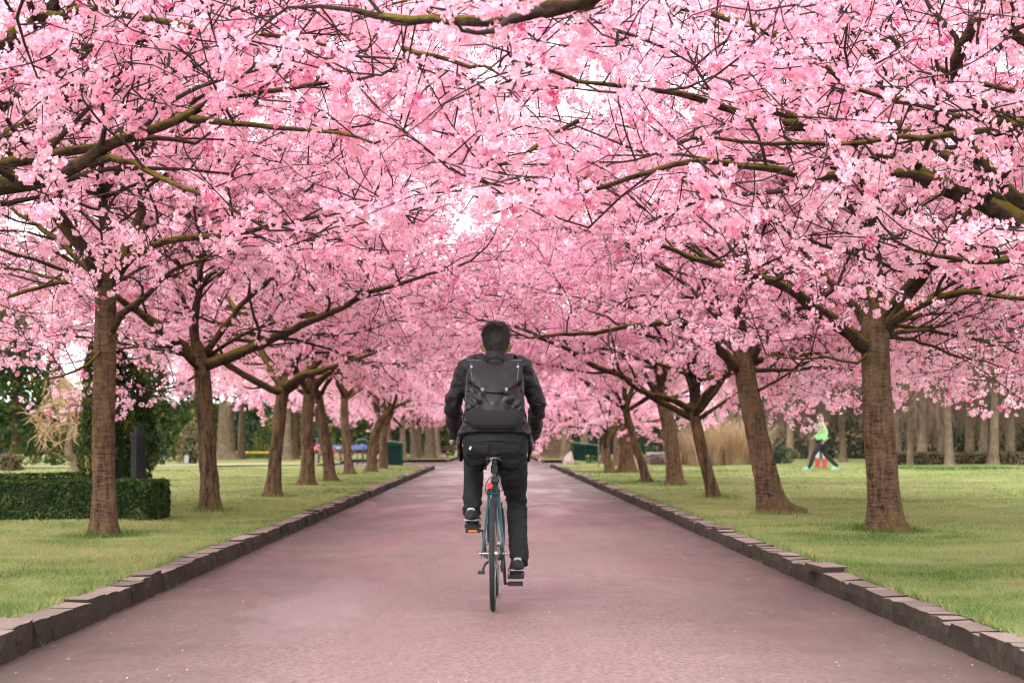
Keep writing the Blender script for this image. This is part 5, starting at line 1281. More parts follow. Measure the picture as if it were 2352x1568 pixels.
    b.tube([br + (-0.034, 0, -0.03), br + (-0.036, 0, 0.0), br + (-0.012, 0, 0.026), br + (0.012, 0, 0.03), br + (0.036, 0, 0.0), br + (0.034, 0, -0.03)], 0.007, 8); b.box(br + np.array([0, 0.012, 0.02]), (0.02, 0.03, 0.03), bev=0.004); b.obj('rear_brake', MAT['iron'], t)
    b = MB(); b.box(sc + np.array([0.004, -0.075, 0.075]), (0.045, 0.035, 0.05), bev=0.008); b.box(sc + np.array([0.006, -0.065, 0.125]), (0.034, 0.03, 0.035), bev=0.006); b.box(sc + np.array([0.012, -0.085, 0.012]), (0.05, 0.03, 0.036), bev=0.006); b.obj('rear_lamp', MAT['black_plastic'], t, smooth=False)
    b = MB(); rc = sc + np.array([-0.024, -0.118, -0.026]); b.tube([rc, rc + (0, -0.012, 0)], [0.019, 0.0185], 20); b.obj('reflector', MAT['red_lens'], t)
    b = MB(); b.tube(smooth_path([sc + (-0.02, -0.06, 0.03), sc + (-0.05, -0.05, -0.02), sc + (-0.045, -0.1, -0.075), br + (-0.03, 0, 0)], 0.02), 0.0025, 6); b.tube(smooth_path([sc + (0.018, 0.0, 0.02), sc + (0.045, -0.03, -0.03), sc + (0.055, -0.08, -0.06), br + (0.03, 0, 0.01)], 0.02), 0.0025, 6); b.obj('cables', MAT['black_plastic'], t)
    b = MB(); b.tube([(-0.03, -0.2, 0.28), (-0.055, -0.27, 0.262), (-0.065, -0.42, 0.23)], [0.008, 0.007, 0.007], 8); b.box((-0.072, -0.43, 0.226), (0.045, 0.04, 0.02), bev=0.005); b.obj('kickstand', MAT['iron'], t)
    MB().tube([(-0.085, ya, rad), (-0.062, ya, rad)], [0.008, 0.011], 10).tube([(0.062, ya, rad), (0.09, ya, rad)], [0.012, 0.008], 10).obj('axle_nuts', MAT['chrome'], t)
    return t
BIKE_LOC = (-0.002, 11.1, 0.0)
bicycle('teal bicycle ridden along the middle of the path', BIKE_LOC, -0.018, MAT['teal'])
bicycle('red bicycle with pale mudguards parked by the blue bench', (X_at(795, 71.5), 71.5, LAWN_Z), R(80), MAT['bike_red'], fender=MAT['white_paint'])
bicycle('grey bicycle parked far off right of the cyclist', (X_at(1302, 96), 96.0, 0.0), R(25), MAT['metal'])
# ------------------------------------------------------------------ people
def cloth(name, col, rough, spec=0.4, sheen=0.0, weave=300, bs=0.15, var=0.25, fold=0.5):
    m, nt, b = new_mat(name)
    n = noise_tex(nt, 6, 5, 0.6); w = noise_tex(nt, weave, 2, 0.5)
    lo = tuple(c * (1 - var) for c in col); hi = tuple(c * (1 + var) for c in col)
    c = ramp(nt, n, [(0.3, lo), (0.7, hi)]); c = mixc(nt, 0.25, c, ramp(nt, w, [(0.35, tuple(x * 0.5 for x in col)), (0.65, tuple(x * 1.7 for x in col))]))
    nt.links.new(c, b.inputs['Base Color']); b.inputs['Roughness'].default_value = rough; b.inputs['Specular IOR Level'].default_value = spec
    if sheen: b.inputs['Sheen Weight'].default_value = sheen
    f1 = noise_tex(nt, 15, 3, 0.5, vec_scale=(0.6, 0.6, 1.6), dist=1.2)
    mm = N(nt, 'ShaderNodeMath', operation='MULTIPLY_ADD'); nt.links.new(f1, mm.inputs[0]); mm.inputs[1].default_value = fold; nt.links.new(w, mm.inputs[2])
    bp = bump(nt, b, f1, fold, 0.03)
    b2 = nt.nodes.new('ShaderNodeBump'); b2.inputs['Strength'].default_value = bs; b2.inputs['Distance'].default_value = 0.002
    nt.links.new(w, b2.inputs['Height']); nt.links.new(bp.outputs['Normal'], b2.inputs['Normal']); nt.links.new(b2.outputs['Normal'], b.inputs['Normal'])
    return m
def skin_mat():
    m, nt, b = new_mat('skin')
    n = noise_tex(nt, 12, 4, 0.6)
    nt.links.new(ramp(nt, n, [(0.3, (0.22, 0.10, 0.062)), (0.7, (0.29, 0.14, 0.09))]), b.inputs['Base Color'])
    b.inputs['Roughness'].default_value = 0.5; b.inputs['Subsurface Weight'].default_value = 0.12; b.inputs['Subsurface Scale'].default_value = 0.01
    bump(nt, b, noise_tex(nt, 200, 3), 0.1, 0.002); return m
MAT['skin'] = skin_mat()
MAT['jacket'] = cloth('dark_waxed_jacket', (0.010, 0.008, 0.0105), 0.48, 0.24, fold=0.4)
MAT['jeans'] = cloth('charcoal_denim', (0.019, 0.0195, 0.021), 0.9, 0.06, 0.0, fold=0.45)
MAT['hair'] = simple('dark_brown_hair', (0.016, 0.0095, 0.007), 0.6, 0.35, 60, 0.0)
MAT['grey_hair'] = simple('grey_hair', (0.12, 0.105, 0.10), 0.6, 0.2, 60, 0.0)
MAT['shoe'] = simple('black_suede', (0.02, 0.02, 0.022), 0.8, 0.3, 50, 0.2)
MAT['sole'] = simple('shoe_sole', (0.016, 0.016, 0.016), 0.85, 0.2, 50, 0.1)
MAT['off_white'] = simple('off_white_rubber', (0.36, 0.33, 0.32), 0.6, 0.1, 40, 0.05)
MAT['green_jacket'] = cloth('bright_green_jacket', (0.17, 0.42, 0.14), 0.6, 0.4, fold=0.9, var=0.15)
MAT['black_cloth'] = cloth('black_cloth', (0.016, 0.016, 0.019), 0.8, 0.2)
MAT['blue_cloth'] = cloth('blue_cloth', (0.02, 0.06, 0.32), 0.8, 0.2)
MAT['green_shoe'] = simple('green_trainer', (0.12, 0.5, 0.25), 0.6, 0.3, 40, 0.05)
MAT['eye'] = simple('eye', (0.35, 0.33, 0.32), 0.15, 0.5, 60, 0)

def union(parts, voxel, smooth_it=6, mats=(), name='body', displace=None):
    """parts: list of (V, F) closed shapes, fused into one continuous surface"""
    V = []; F = []; n = 0
    for v, f in parts:
        V.append(v); F += [tuple(int(i) + n for i in q) for q in f]; n += len(v)
    me = bpy.data.meshes.new('fuse'); me.from_pydata(np.concatenate(V).tolist(), [], F); me.update()
    bm = bmesh.new(); bm.from_mesh(me); bmesh.ops.recalc_face_normals(bm, faces=bm.faces); bm.to_mesh(me); bm.free()
    o = bpy.data.objects.new('fuse', me); COL.objects.link(o)
    m = o.modifiers.new('r', 'REMESH'); m.mode = 'VOXEL'; m.voxel_size = voxel; m.use_smooth_shade = True
    s = o.modifiers.new('s', 'SMOOTH'); s.iterations = smooth_it; s.factor = 0.5
    dg = bpy.context.evaluated_depsgraph_get(); ev = o.evaluated_get(dg)
    out = bpy.data.meshes.new_from_object(ev); out.name = name
    bpy.data.objects.remove(o); bpy.data.meshes.remove(me)
    if displace is not None:
        n = len(out.vertices); co = np.empty(n * 3); out.vertices.foreach_get('co', co); co = co.reshape(-1, 3)
        nm = np.empty(n * 3); out.vertices.foreach_get('normal', nm); nm = nm.reshape(-1, 3)
        co = co + nm * displace(co)[:, None]; out.vertices.foreach_set('co', co.ravel()); out.update()
    for mm in mats: out.materials.append(mm)
    out.polygons.foreach_set('use_smooth', np.full(len(out.polygons), True))
    return out

def nz(co, sc, off=0.0): return np.array([mnoise.noise(Vector((c[0] * sc[0] + off, c[1] * sc[1], c[2] * sc[2]))) for c in co])
def chain(pts, radii, k=14, step=0.03, flat=1.0, side=None):
    P = smooth_path(np.concatenate([np.array(pts, float), np.array(radii, float)[:, None]], 1), step)
    return loft(P[:, :3], P[:, 3] * flat, P[:, 3], k, side=side)

def hand(wrist, knuckle, across, curl, s=1.0):
    """palm from wrist to knuckles; across: unit vector toward the thumb side; curl: direction fingers close in"""
    wrist, knuckle, across, curl = (np.array(a, float) for a in (wrist, knuckle, across, curl))
    f = norm(knuckle - wrist); across = norm(across - f * np.dot(across, f)); L = np.linalg.norm(knuckle - wrist)
    out = [loft(np.array([wrist - f * 0.03, wrist, wrist + f * L * 0.5, knuckle, knuckle + f * 0.008]), np.array([0.026, 0.027, 0.04, 0.042, 0.034]) * s, np.array([0.02, 0.019, 0.017, 0.014, 0.010]) * s, 14, side=across)]
    for i, ln in enumerate((0.066, 0.074, 0.070, 0.056)):
        b = knuckle + across * (0.031 - 0.0205 * i) * s
        seg = [b - f * 0.012]; d = f.copy(); p = b.copy(); seg.append(p)
        for q, (l, c) in enumerate(((0.45, 0.55), (0.32, 1.1), (0.23, 1.0))):
            d = norm(d * math.cos(c) + curl * math.sin(c)) if q else norm(d * math.cos(c * 0.7) + curl * math.sin(c * 0.7))
            p = p + d * ln * l * s; seg.append(p)
        out.append(chain(seg, np.array([0.0085, 0.009, 0.0085, 0.008, 0.0065]) * s, 10, 0.008))
    b = wrist + f * L * 0.3 + across * 0.03 * s
    out.append(chain([b - across * 0.012, b + across * 0.018 + f * 0.02 + curl * 0.01, b + across * 0.024 + f * 0.045 + curl * 0.025, b + across * 0.012 + f * 0.062 + curl * 0.042], np.array([0.012, 0.011, 0.0095, 0.0075]) * s, 10, 0.01))
    return out

def head_parts(c, fwd, up, s=1.0):
    """c: centre of the skull"""
    c, fwd, up = np.array(c, float), norm(np.array(fwd, float)), norm(np.array(up, float)); side = norm(np.cross(fwd, up)); out = []
    z = np.array([-0.125, -0.115, -0.09, -0.06, -0.02, 0.02, 0.06, 0.09, 0.108, 0.114]); w = np.array([0.02, 0.042, 0.056, 0.064, 0.070, 0.074, 0.070, 0.054, 0.03, 0.008]); d = np.array([0.018, 0.045, 0.066, 0.080, 0.092, 0.096, 0.090, 0.068, 0.038, 0.01]); o = np.array([0.045, 0.038, 0.026, 0.012, 0.004, 0.0, -0.004, -0.006, -0.006, -0.006])
    P = c + up * z[:, None] * s + fwd * o[:, None] * s
    out.append(loft(P, w * s, d * s, 22, side=side))
    out.append(chain([c + fwd * 0.088 * s + up * 0.012 * s, c + fwd * 0.106 * s - up * 0.018 * s, c + fwd * 0.112 * s - up * 0.032 * s, c + fwd * 0.09 * s - up * 0.042 * s], np.array([0.009, 0.011, 0.014, 0.010]) * s, 10, 0.01))
    for q in (-1, 1):
        e = c + side * q * 0.080 * s - up * 0.022 * s - fwd * 0.004 * s
        out.append(chain([e - up * 0.03 * s, e + side * q * 0.009 * s - up * 0.006 * s, e + side * q * 0.013 * s + up * 0.012 * s - fwd * 0.006 * s, e + up * 0.03 * s], np.array([0.010, 0.015, 0.018, 0.010]) * s, 10, 0.01, flat=0.7, side=side))
        out.append(chain([c + side * q * 0.05 * s + fwd * 0.075 * s + up * 0.022 * s, c + side * q * 0.022 * s + fwd * 0.092 * s + up * 0.026 * s], np.array([0.008, 0.01]) * s, 8, 0.01))
    for dz in (-0.060, -0.072): out.append(chain([c + side * -0.024 * s + fwd * 0.080 * s + up * dz * s, c + fwd * 0.093 * s + up * dz * s, c + side * 0.024 * s + fwd * 0.080 * s + up * dz * s], np.array([0.003, 0.0065, 0.003]) * s, 8, 0.01))
    return out

def hair_obj(c, fwd, up, mat, parent, seed, n=2600, length=0.03, s=1.0, low=-0.075, tuft=0.0):
    rng = np.random.default_rng(seed); c, fwd, up = np.array(c, float), norm(np.array(fwd, float)), norm(np.array(up, float)); side = norm(np.cross(fwd, up))
    # cap following the skull, then short locks lying on it
    cap = [loft(c + up * np.array([low - 0.01, low + 0.015, -0.03, 0.02, 0.065, 0.098, 0.122, 0.130])[:, None] * s + fwd * np.array([-0.018, -0.022, -0.018, -0.012, -0.006, -0.004, -0.004, -0.004])[:, None] * s,
                np.array([0.046, 0.058, 0.071, 0.086, 0.087, 0.070, 0.041, 0.01]) * s, np.array([0.052, 0.072, 0.090, 0.101, 0.101, 0.082, 0.046, 0.012]) * s, 24, side=side)]
    me = union(cap, 0.008 * s, 3, [mat], 'hair', lambda co: 0.004 * nz(co, (60, 60, 30)))
    o = link('hair', me, parent)
    n_ = len(me.vertices); co = np.empty(n_ * 3); me.vertices.foreach_get('co', co); co = co.reshape(-1, 3); nm = np.empty(n_ * 3); me.vertices.foreach_get('normal', nm); nm = nm.reshape(-1, 3)
    rel = co - c; front = rel @ fwd; hgt = rel @ up
    ok = np.where((hgt > low * s) & ~((front > 0.05 * s) & (hgt < 0.06 * s)))[0]; pick = rng.choice(ok, n)
    whorl = c + up * 0.10 * s - fwd * 0.045 * s
    rad = co[pick] - whorl; tang = rad - nm[pick] * np.einsum('ij,ij->i', rad, nm[pick])[:, None]; swirl = np.cross(nm[pick], norm(tang))
    d = norm(norm(tang) + 0.45 * swirl + rng.normal(0, 0.22, (n, 3)) + nm[pick] * 0.10)
    hh = np.clip((hgt[pick] / s + 0.06) / 0.16, 0.15, 1)
    if tuft: d = d + up * (tuft * np.clip((hgt[pick] / s - 0.07) / 0.05, 0, 1))[:, None]; d = norm(d)
    L = length * s * rng.uniform(0.6, 1.3, n) * hh; wv = norm(np.cross(d, nm[pick])) * (0.0016 * s)
    b = co[pick] - nm[pick] * 0.002; m_ = b + d * (L * 0.55)[:, None] + nm[pick] * 0.003 * s; e = b + d * L[:, None] - nm[pick] * 0.001
    V = np.stack([b - wv, b + wv, m_ + wv, m_ - wv, e], 1).reshape(-1, 3); i = np.arange(n) * 5
    F = [np.stack([i, i + 1, i + 2, i + 3], -1), np.stack([i + 3, i + 2, i + 4], -1)]
    link('locks', np_mesh('locks', V, F, [mat]), o, kind='stuff')
    return o

def shoe(parent, heel, toe, up, mats, base, name='shoe', s=1.0, trefoil=True):
    """heel, toe: sole points; base: world offset of the parent"""
    heel, toe, up = np.array(heel, float) - base, np.array(toe, float) - base, norm(np.array(up, float)); f = norm(toe - heel); L = np.linalg.norm(toe - heel); up = norm(up - f * np.dot(up, f)); sd = np.cross(f, up)
    t = np.array([-0.02, 0.0, 0.12, 0.3, 0.5, 0.72, 0.9, 1.0, 1.02]); w = np.array([0.018, 0.036, 0.044, 0.046, 0.047, 0.052, 0.047, 0.027, 0.006]); h = np.array([0.035, 0.054, 0.06, 0.056, 0.045, 0.033, 0.028, 0.018, 0.006])
    P = heel + f * (t * L)[:, None] + up * (h + 0.012)[:, None]
    parts = [loft(P, w * s, h * s, 18, side=sd), chain([heel + f * 0.05 + up * 0.06, heel + f * 0.055 + up * 0.10, heel + f * 0.058 + up * 0.125], [0.042, 0.041, 0.038], 14, 0.02)]
    o = link(name, union(parts, 0.008 if trefoil else 0.016, 4, [mats[0]], 'shoe'), parent)
    # sole: a flat rim all round
    tt = np.linspace(0, 1, 14); ww = np.interp(tt, t, w) * 0.98; top = np.concatenate([heel + f * (tt * L)[:, None] + sd * ww[:, None], (heel + f * (tt * L)[:, None] - sd * ww[:, None])[::-1]]); m = len(top)
    V = np.concatenate([top - up * 0.004, top + up * 0.020]); F = [(i, (i + 1) % m, m + (i + 1) % m, m + i) for i in range(m)] + [tuple(range(m))[::-1], tuple(range(m, 2 * m))]
    so = MB().add(V, F).obj('sole', mats[1], o, smooth=False)
    b = MB(); rim = np.concatenate([top[:3][::-1] , top[-3:][::-1]]) 
    path = np.array([heel + f * 0.075 + sd * 0.044, heel + f * 0.03 + sd * 0.040, heel + f * 0.008 + sd * 0.026, heel + f * 0.001, heel + f * 0.008 - sd * 0.026, heel + f * 0.03 - sd * 0.040, heel + f * 0.075 - sd * 0.044]) + up * 0.047
    b.tube(smooth_path(path, 0.01), 0.006, 8); b.obj('heel_stripe', mats[2], o)
    if trefoil:
        c = heel - f * 0.006 + up * 0.108
        b = MB(); b.add(*loft(np.array([c - up * 0.016, c - up * 0.013, c + up * 0.012, c + up * 0.017]) , [0.020, 0.026, 0.023, 0.014], [0.010, 0.013, 0.013, 0.009], 14, side=sd)); hb = b.obj('heel_tab', mats[2], o)
        b = MB()
        for q, ln in ((-0.7, 0.010), (0, 0.012), (0.7, 0.010)):
            dd = up * math.cos(q) + sd * math.sin(q); p0 = c - f * 0.0145 - up * 0.006; b.tube([p0, p0 + dd * ln * 0.6, p0 + dd * ln], [0.001, 0.0032, 0.0008], 6)
        b.obj('trefoil_mark', mats[0], hb)
        for q in range(3):
            for sg in (-1, 1):
                p = heel + f * (0.085 + 0.03 * q) + sd * sg * 0.0485; b = MB(); b.tube([p + up * 0.022, p + up * 0.055 + f * 0.02 - sd * sg * 0.006], 0.004, 6); b.obj('side_stripe', mats[2], o)
    return o

def person(label, base, J, look, clothes, voxel=0.0085, hero=True, seed=1, rotz=0.0, bulk=1.0, hands='grip'):
    """J: joint positions in metres relative to nothing (world for the rider, local for walkers)"""
    base = np.array(base, float) if rotz == 0 and hero else np.zeros(3)
    q = {k: np.array(v, float) - base for k, v in J.items()}
    bw = bulk
    torso_c = [q['pelvis'] - (0, 0, 0.06), q['pelvis'], q['waist'], q['chest'], q['neckb'] - (0, 0, 0.05), q['neckb']]
    side = norm(q['hipR'] - q['hipL'])
    P = smooth_path(np.concatenate([np.array(torso_c), np.array([[0.13, 0.11], [0.155, 0.12], [0.135, 0.10], [0.160, 0.118], [0.12, 0.085], [0.06, 0.06]]) * bw], 1), 0.04)
    body = [loft(P[:, :3], P[:, 3], P[:, 4], 22, side=side)]
    arms, legs = [], []
    for s in 'LR':
        arms.append(([q['neckb'] * 0.35 + q['sh' + s] * 0.65, q['sh' + s], (q['sh' + s] + q['el' + s]) / 2, q['el' + s], (q['el' + s] * 0.55 + q['wr' + s] * 0.45), q['wr' + s]], np.array([0.045, 0.052, 0.045, 0.038, 0.038, 0.027]) * bw))
        legs.append(([q['hip' + s], (q['hip' + s] * 0.6 + q['kn' + s] * 0.4), q['kn' + s], (q['kn' + s] * 0.65 + q['an' + s] * 0.35), q['an' + s]], np.array([0.092, 0.082, 0.057, 0.056, 0.037]) * bw))
    for p, r in arms + legs: body.append(chain(p, np.concatenate([r[:-1] * (0.84 if hero else 1.0), r[-1:]]), 14))
    body.append(chain([q['neckb'] - (0, 0, 0.03), (q['neckb'] + q['head']) / 2 - np.array(look) * 0.01, q['head'] - (0, 0, 0.04)], [0.062, 0.055, 0.055], 16))
    up = norm(q['head'] - q['neckb'] + np.array([0, 0, 0.35]))
    body += head_parts(q['head'], look, up)
    for s, sg in (('L', 1), ('R', -1)):
        f = norm(q['hd' + s] - q['wr' + s])
        if hands == 'grip': body += hand(q['wr' + s], q['hd' + s], side * sg, (0, 0, -1.0))
        else: body += hand(q['wr' + s], q['hd' + s], np.array(look), side * sg)
        body.append(chain([q['an' + s], q['an' + s] + (q['toe' + s] - q['an' + s]) * 0.5 + (0, 0, 0.012), q['toe' + s] + (0, -0.03 if hero else 0.0, 0.03)], [0.033, 0.026, 0.014], 12))
    me = union(body, voxel, 4, [MAT['skin']], 'person')
    o = link('person', me, loc=tuple(base) if hero else None, label=label, category='person')
    hair_obj(q['head'], look, up, clothes['hair'], o, seed, 4600 if hero else 500, 0.042, tuft=0.5 if hero else 0.0)
    for sg in (-1, 1):
        MB().ball(q['head'] + np.array(look) * 0.083 + side * sg * 0.030 + up * 0.008, 0.0115, seg=10, rings=6).obj('eye', MAT['eye'], o)
    # trousers
    tr = [chain([q['pelvis'] + (0, 0, 0.07), q['pelvis'], q['pelvis'] - (0, 0, 0.05)], np.array([0.145, 0.172, 0.15]) * bw, 22, flat=1.0, side=side)]
    P = np.array([q['pelvis'] + (0, 0, 0.12), q['pelvis'] + (0, 0, 0.06), q['pelvis'], q['pelvis'] - (0, 0, 0.07)]); tr = [loft(P, np.array([0.165, 0.188, 0.202, 0.175]) * bw, np.array([0.115, 0.135, 0.145, 0.12]) * bw, 24, side=side)]
    if hero: tr += [chain([q['hip' + s] + (0, -0.055, 0.03), q['hip' + s] + (0, -0.065, -0.035)], [0.095, 0.088], 16) for s in 'LR']
    for (p, r) in legs:
        e = p[-1] + (p[-1] - p[-2]) * 0.12
        tr.append(chain(p[:-1] + [p[-1], e], np.concatenate([r[:1] * 1.14, r[1:2] * 1.16, r[2:3] * 1.16, r[3:4] * 1.14, [0.058 * bw, 0.060 * bw]]), 18))
    def fold_leg(co):
        d = np.full(len(co), 9.0)
        for s in 'LR':
            for jn, wd in (('kn', 1.0), ('an', 1.0)): d = np.minimum(d, np.linalg.norm(co - q[jn + s], axis=1) * wd)
        a = np.exp(-(d / 0.11) ** 2)
        return (0.005 + 0.017 * a) * nz(co, (14, 14, 34), 3.0) + 0.004 * nz(co, (40, 40, 70), 9.0) * (0.4 + a)
    link('trousers', union(tr, 0.010 if hero else 0.02, 4, [clothes['trousers']], 'trousers', fold_leg if hero else None), o)
    # jacket
    hem = q['pelvis'] + np.array([0, 0, clothes.get('hem', 0.06)])
    rows = [hem + norm(q['pelvis'] - q['waist']) * 0.0, q['waist'] * 0.5 + hem * 0.5, q['waist'], q['chest'], q['neckb'] - (0, 0, 0.06), q['neckb'] - (0, 0, 0.005)]
    P = smooth_path(np.concatenate([np.array(rows), np.array([[0.232, 0.182], [0.212, 0.160], [0.183, 0.138], [0.185, 0.140], [0.145, 0.105], [0.068, 0.072]]) * bw], 1), 0.03)
    jk = [loft(P[:, :3], P[:, 3], P[:, 4], 26, side=side)]
    for (p, r) in arms:
        jk.append(chain(p[:-1] + [p[-1] + (p[-1] - p[-2]) * (0.28 if hero else 0.05)], np.concatenate([[0.07], r[1:2] * 1.36, r[2:3] * 1.38, r[3:4] * 1.45, r[4:5] * 1.38, [0.048]]) * (bw if not hero else 1), 18))
    nb = q['neckb']; nd = norm(q['head'] - nb)
    jk.append(chain([nb - nd * 0.04, nb + nd * 0.02, nb + nd * 0.055], np.array([0.085, 0.072, 0.067]) * bw, 20))
    def fold_arm(co):
        d = np.full(len(co), 9.0)
        for s in 'LR':
            for jn in ('el', 'sh'): d = np.minimum(d, np.linalg.norm(co - q[jn + s], axis=1))
        a = np.exp(-(d / 0.13) ** 2); hz = np.exp(-((co[:, 2] - hem[2]) / 0.12) ** 2)
        return (0.005 + 0.015 * a + 0.009 * hz) * nz(co + 0.25 * co[:, [2, 0, 1]], (15, 13, 19), 1.0) + 0.005 * nz(co, (34, 30, 38), 5.0) * (0.5 + a)
    jo = link('jacket', union(jk, 0.010 if hero else 0.02, 3, [clothes['jacket']], 'jacket', fold_arm if hero else (lambda co: 0.012 * nz(co, (12, 12, 12)))), o)
    for s in 'LR':
        shoe(o, J['heel' + s], J['toe' + s], J.get('up' + s, (0, 0, 1)), clothes['shoes'], base, trefoil=hero)
    if not hero:
        o.location = J['_loc']; o.rotation_euler = (0, 0, rotz)
    return o, q, jo

SH = (MAT['shoe'], MAT['sole'], MAT['off_white'])
RIDER = dict(pelvis=(0.0, 10.86, 1.01), waist=(0.0, 10.88, 1.18), chest=(0.0, 10.95, 1.37), neckb=(0.003, 11.01, 1.525), head=(0.008, 11.06, 1.637),
    shL=(-0.172, 10.98, 1.475), shR=(0.176, 10.98, 1.475), elL=(-0.262, 11.04, 1.262), elR=(0.268, 11.04, 1.262), wrL=(-0.252, 11.29, 1.09), wrR=(0.254, 11.29, 1.09),
    hdL=(-0.238, 11.375, 1.062), hdR=(0.238, 11.375, 1.062), hipL=(-0.095, 10.90, 0.975), hipR=(0.095, 10.90, 0.975), knL=(-0.13, 11.33, 0.90), knR=(0.138, 11.20, 0.645),
    anL=(-0.142, 11.015, 0.60), anR=(0.152, 11.0, 0.285), heelL=(-0.148, 10.94, 0.485), toeL=(-0.135, 11.19, 0.478), heelR=(0.142, 10.925, 0.175), toeR=(0.128, 11.165, 0.152))
rider, rq, rjacket = person('cyclist in a dark jacket and charcoal jeans riding away down the path', (0.0, 11.0, 0.0), RIDER, (0.0, 1.0, 0.0), dict(hair=MAT['hair'], jacket=MAT['jacket'], trousers=MAT['jeans'], shoes=SH, hem=0.045), seed=3)
rb = np.array([0.0, 11.0, 0.0])
# the open jacket's front corners hang down beside the hips
for sg in (-1, 1):
    p = np.array([[sg * 0.205, 10.93, 1.10], [sg * 0.222, 10.97, 1.02], [sg * 0.218, 11.0, 0.95], [sg * 0.212, 11.02, 0.895]]) - rb
    V, F = loft(p, [0.016, 0.018, 0.016, 0.008], [0.055, 0.06, 0.05, 0.02], 12, side=(1, 0, 0))
    link('jacket_corner', union([(V, F)], 0.008, 2, [MAT['jacket']], 'jacket_corner', lambda co: 0.008 * nz(co, (20, 20, 26))), rider)
# shirt tail under the jacket, trouser pockets
b = MB(); a = np.linspace(R(200), R(340), 22)
for z0, z1, rr in ((1.028, 1.062, 0.0),):
    V = np.concatenate([np.stack([0.188 * np.cos(a), 0.152 * np.sin(a) + 10.86 - 11.0, np.full(22, z1)], -1), np.stack([0.186 * np.cos(a), 0.156 * np.sin(a) + 10.86 - 11.0, np.full(22, z0) - 0.012 * np.abs(np.cos(a))], -1)])
    b.add(V, [(i, i + 1, 22 + i + 1, 22 + i) for i in range(21)])
link('shirt_hem', b.mesh('shirt_hem', MAT['black_cloth']), rider)
trouser_obj = [c for c in rider.children if c.name.startswith('trousers')][0]
for sg in (-1, 1):
    V = [(sg * 0.095 + (-1 + i / 4) * 0.062 * (1.0 if j < 7 else 0.75), 10.66 - 11.0, 1.0 - 0.15 * j / 8 - (0.012 if j == 8 and 2 < i < 6 else 0)) for j in range(9) for i in range(9)]
    o = link('pocket', MB().add(V, [(j * 9 + i, j * 9 + i + 1, j * 9 + i + 10, j * 9 + i + 9) for j in range(8) for i in range(8)]).mesh('pocket', MAT['jeans']), rider)
    m = o.modifiers.new('hug', 'SHRINKWRAP'); m.target = trouser_obj; m.wrap_method = 'PROJECT'; m.use_project_y = True; m.use_negative_direction = True; m.use_positive_direction = True; m.offset = 0.004
    m = o.modifiers.new('thick', 'SOLIDIFY'); m.thickness = 0.003
b = MB(); b.box((-0.150, 10.728 - 11.0, 0.982), (0.014, 0.004, 0.022), rot=Matrix.Rotation(0.4, 3, 'Y')); link('pocket_tag', b.mesh('pocket_tag', MAT['off_white'], False), rider)

# ------------------------------------------------------------------ backpack
def leather():
    m, nt, b = new_mat('black_coated_leather')
    n = noise_tex(nt, 7, 5, 0.6); g = noise_tex(nt, 240, 3, 0.6); sc = noise_tex(nt, 35, 5, 0.75, vec_scale=(1, 1, 0.4))
    c = ramp(nt, n, [(0.3, (0.0065, 0.0055, 0.007)), (0.7, (0.013, 0.011, 0.0135))]); c = mixc(nt, ramp(nt, sc, [(0.62, (0, 0, 0)), (0.75, (0.35,) * 3)]), c, (0.09, 0.075, 0.085))
    nt.links.new(c, b.inputs['Base Color']); nt.links.new(ramp(nt, n, [(0.3, (0.40,) * 3), (0.7, (0.26,) * 3)]), b.inputs['Roughness'])
    b.inputs['Specular IOR Level'].default_value = 0.3; bump(nt, b, g, 0.2, 0.002); return m
MAT['leather'] = leather()
MAT['webbing'] = simple('black_webbing', (0.012, 0.012, 0.013), 0.75, 0.2, 120, 0.2)
BP = np.array([0.0, 10.70, 1.10])       # bottom of the bag
t = thing('backpack', 'black leather flap backpack worn by the cyclist', 'backpack', BP)
def bag_shell(zs, wx, dy, yo, k=110, crease=1.0, e=2.7):
    V, F = [], []; m = len(zs); a = np.linspace(0, 2 * np.pi, k, endpoint=False); ca, sa = np.cos(a), np.sin(a)
    r = (np.abs(ca) ** e + np.abs(sa) ** e) ** (-1 / e)
    for i in range(m):
        V.append(np.stack([wx[i] * r * ca, yo[i] + dy[i] * r * sa, np.full(k, zs[i])], -1))
    V = np.concatenate(V)
    F = [(i * k + j, i * k + (j + 1) % k, (i + 1) * k + (j + 1) % k, (i + 1) * k + j) for i in range(m - 1) for j in range(k)]
    F += [tuple(range(k))[::-1], tuple(range((m - 1) * k, m * k))]
    return V, F
zz = np.linspace(0, 1, 64); H = 0.415
wx = np.interp(zz, [0, 0.05, 0.12, 0.28, 0.6, 0.85, 1.0], [0.125, 0.150, 0.172, 0.186, 0.178, 0.172, 0.168]); dy = np.interp(zz, [0, 0.06, 0.2, 0.5, 0.85, 1.0], [0.035, 0.062, 0.075, 0.072, 0.05, 0.03]); yo = np.interp(zz, [0, 0.5, 1], [0.0, 0.035, 0.15])
V, F = bag_shell(zz * H, wx, dy, yo)
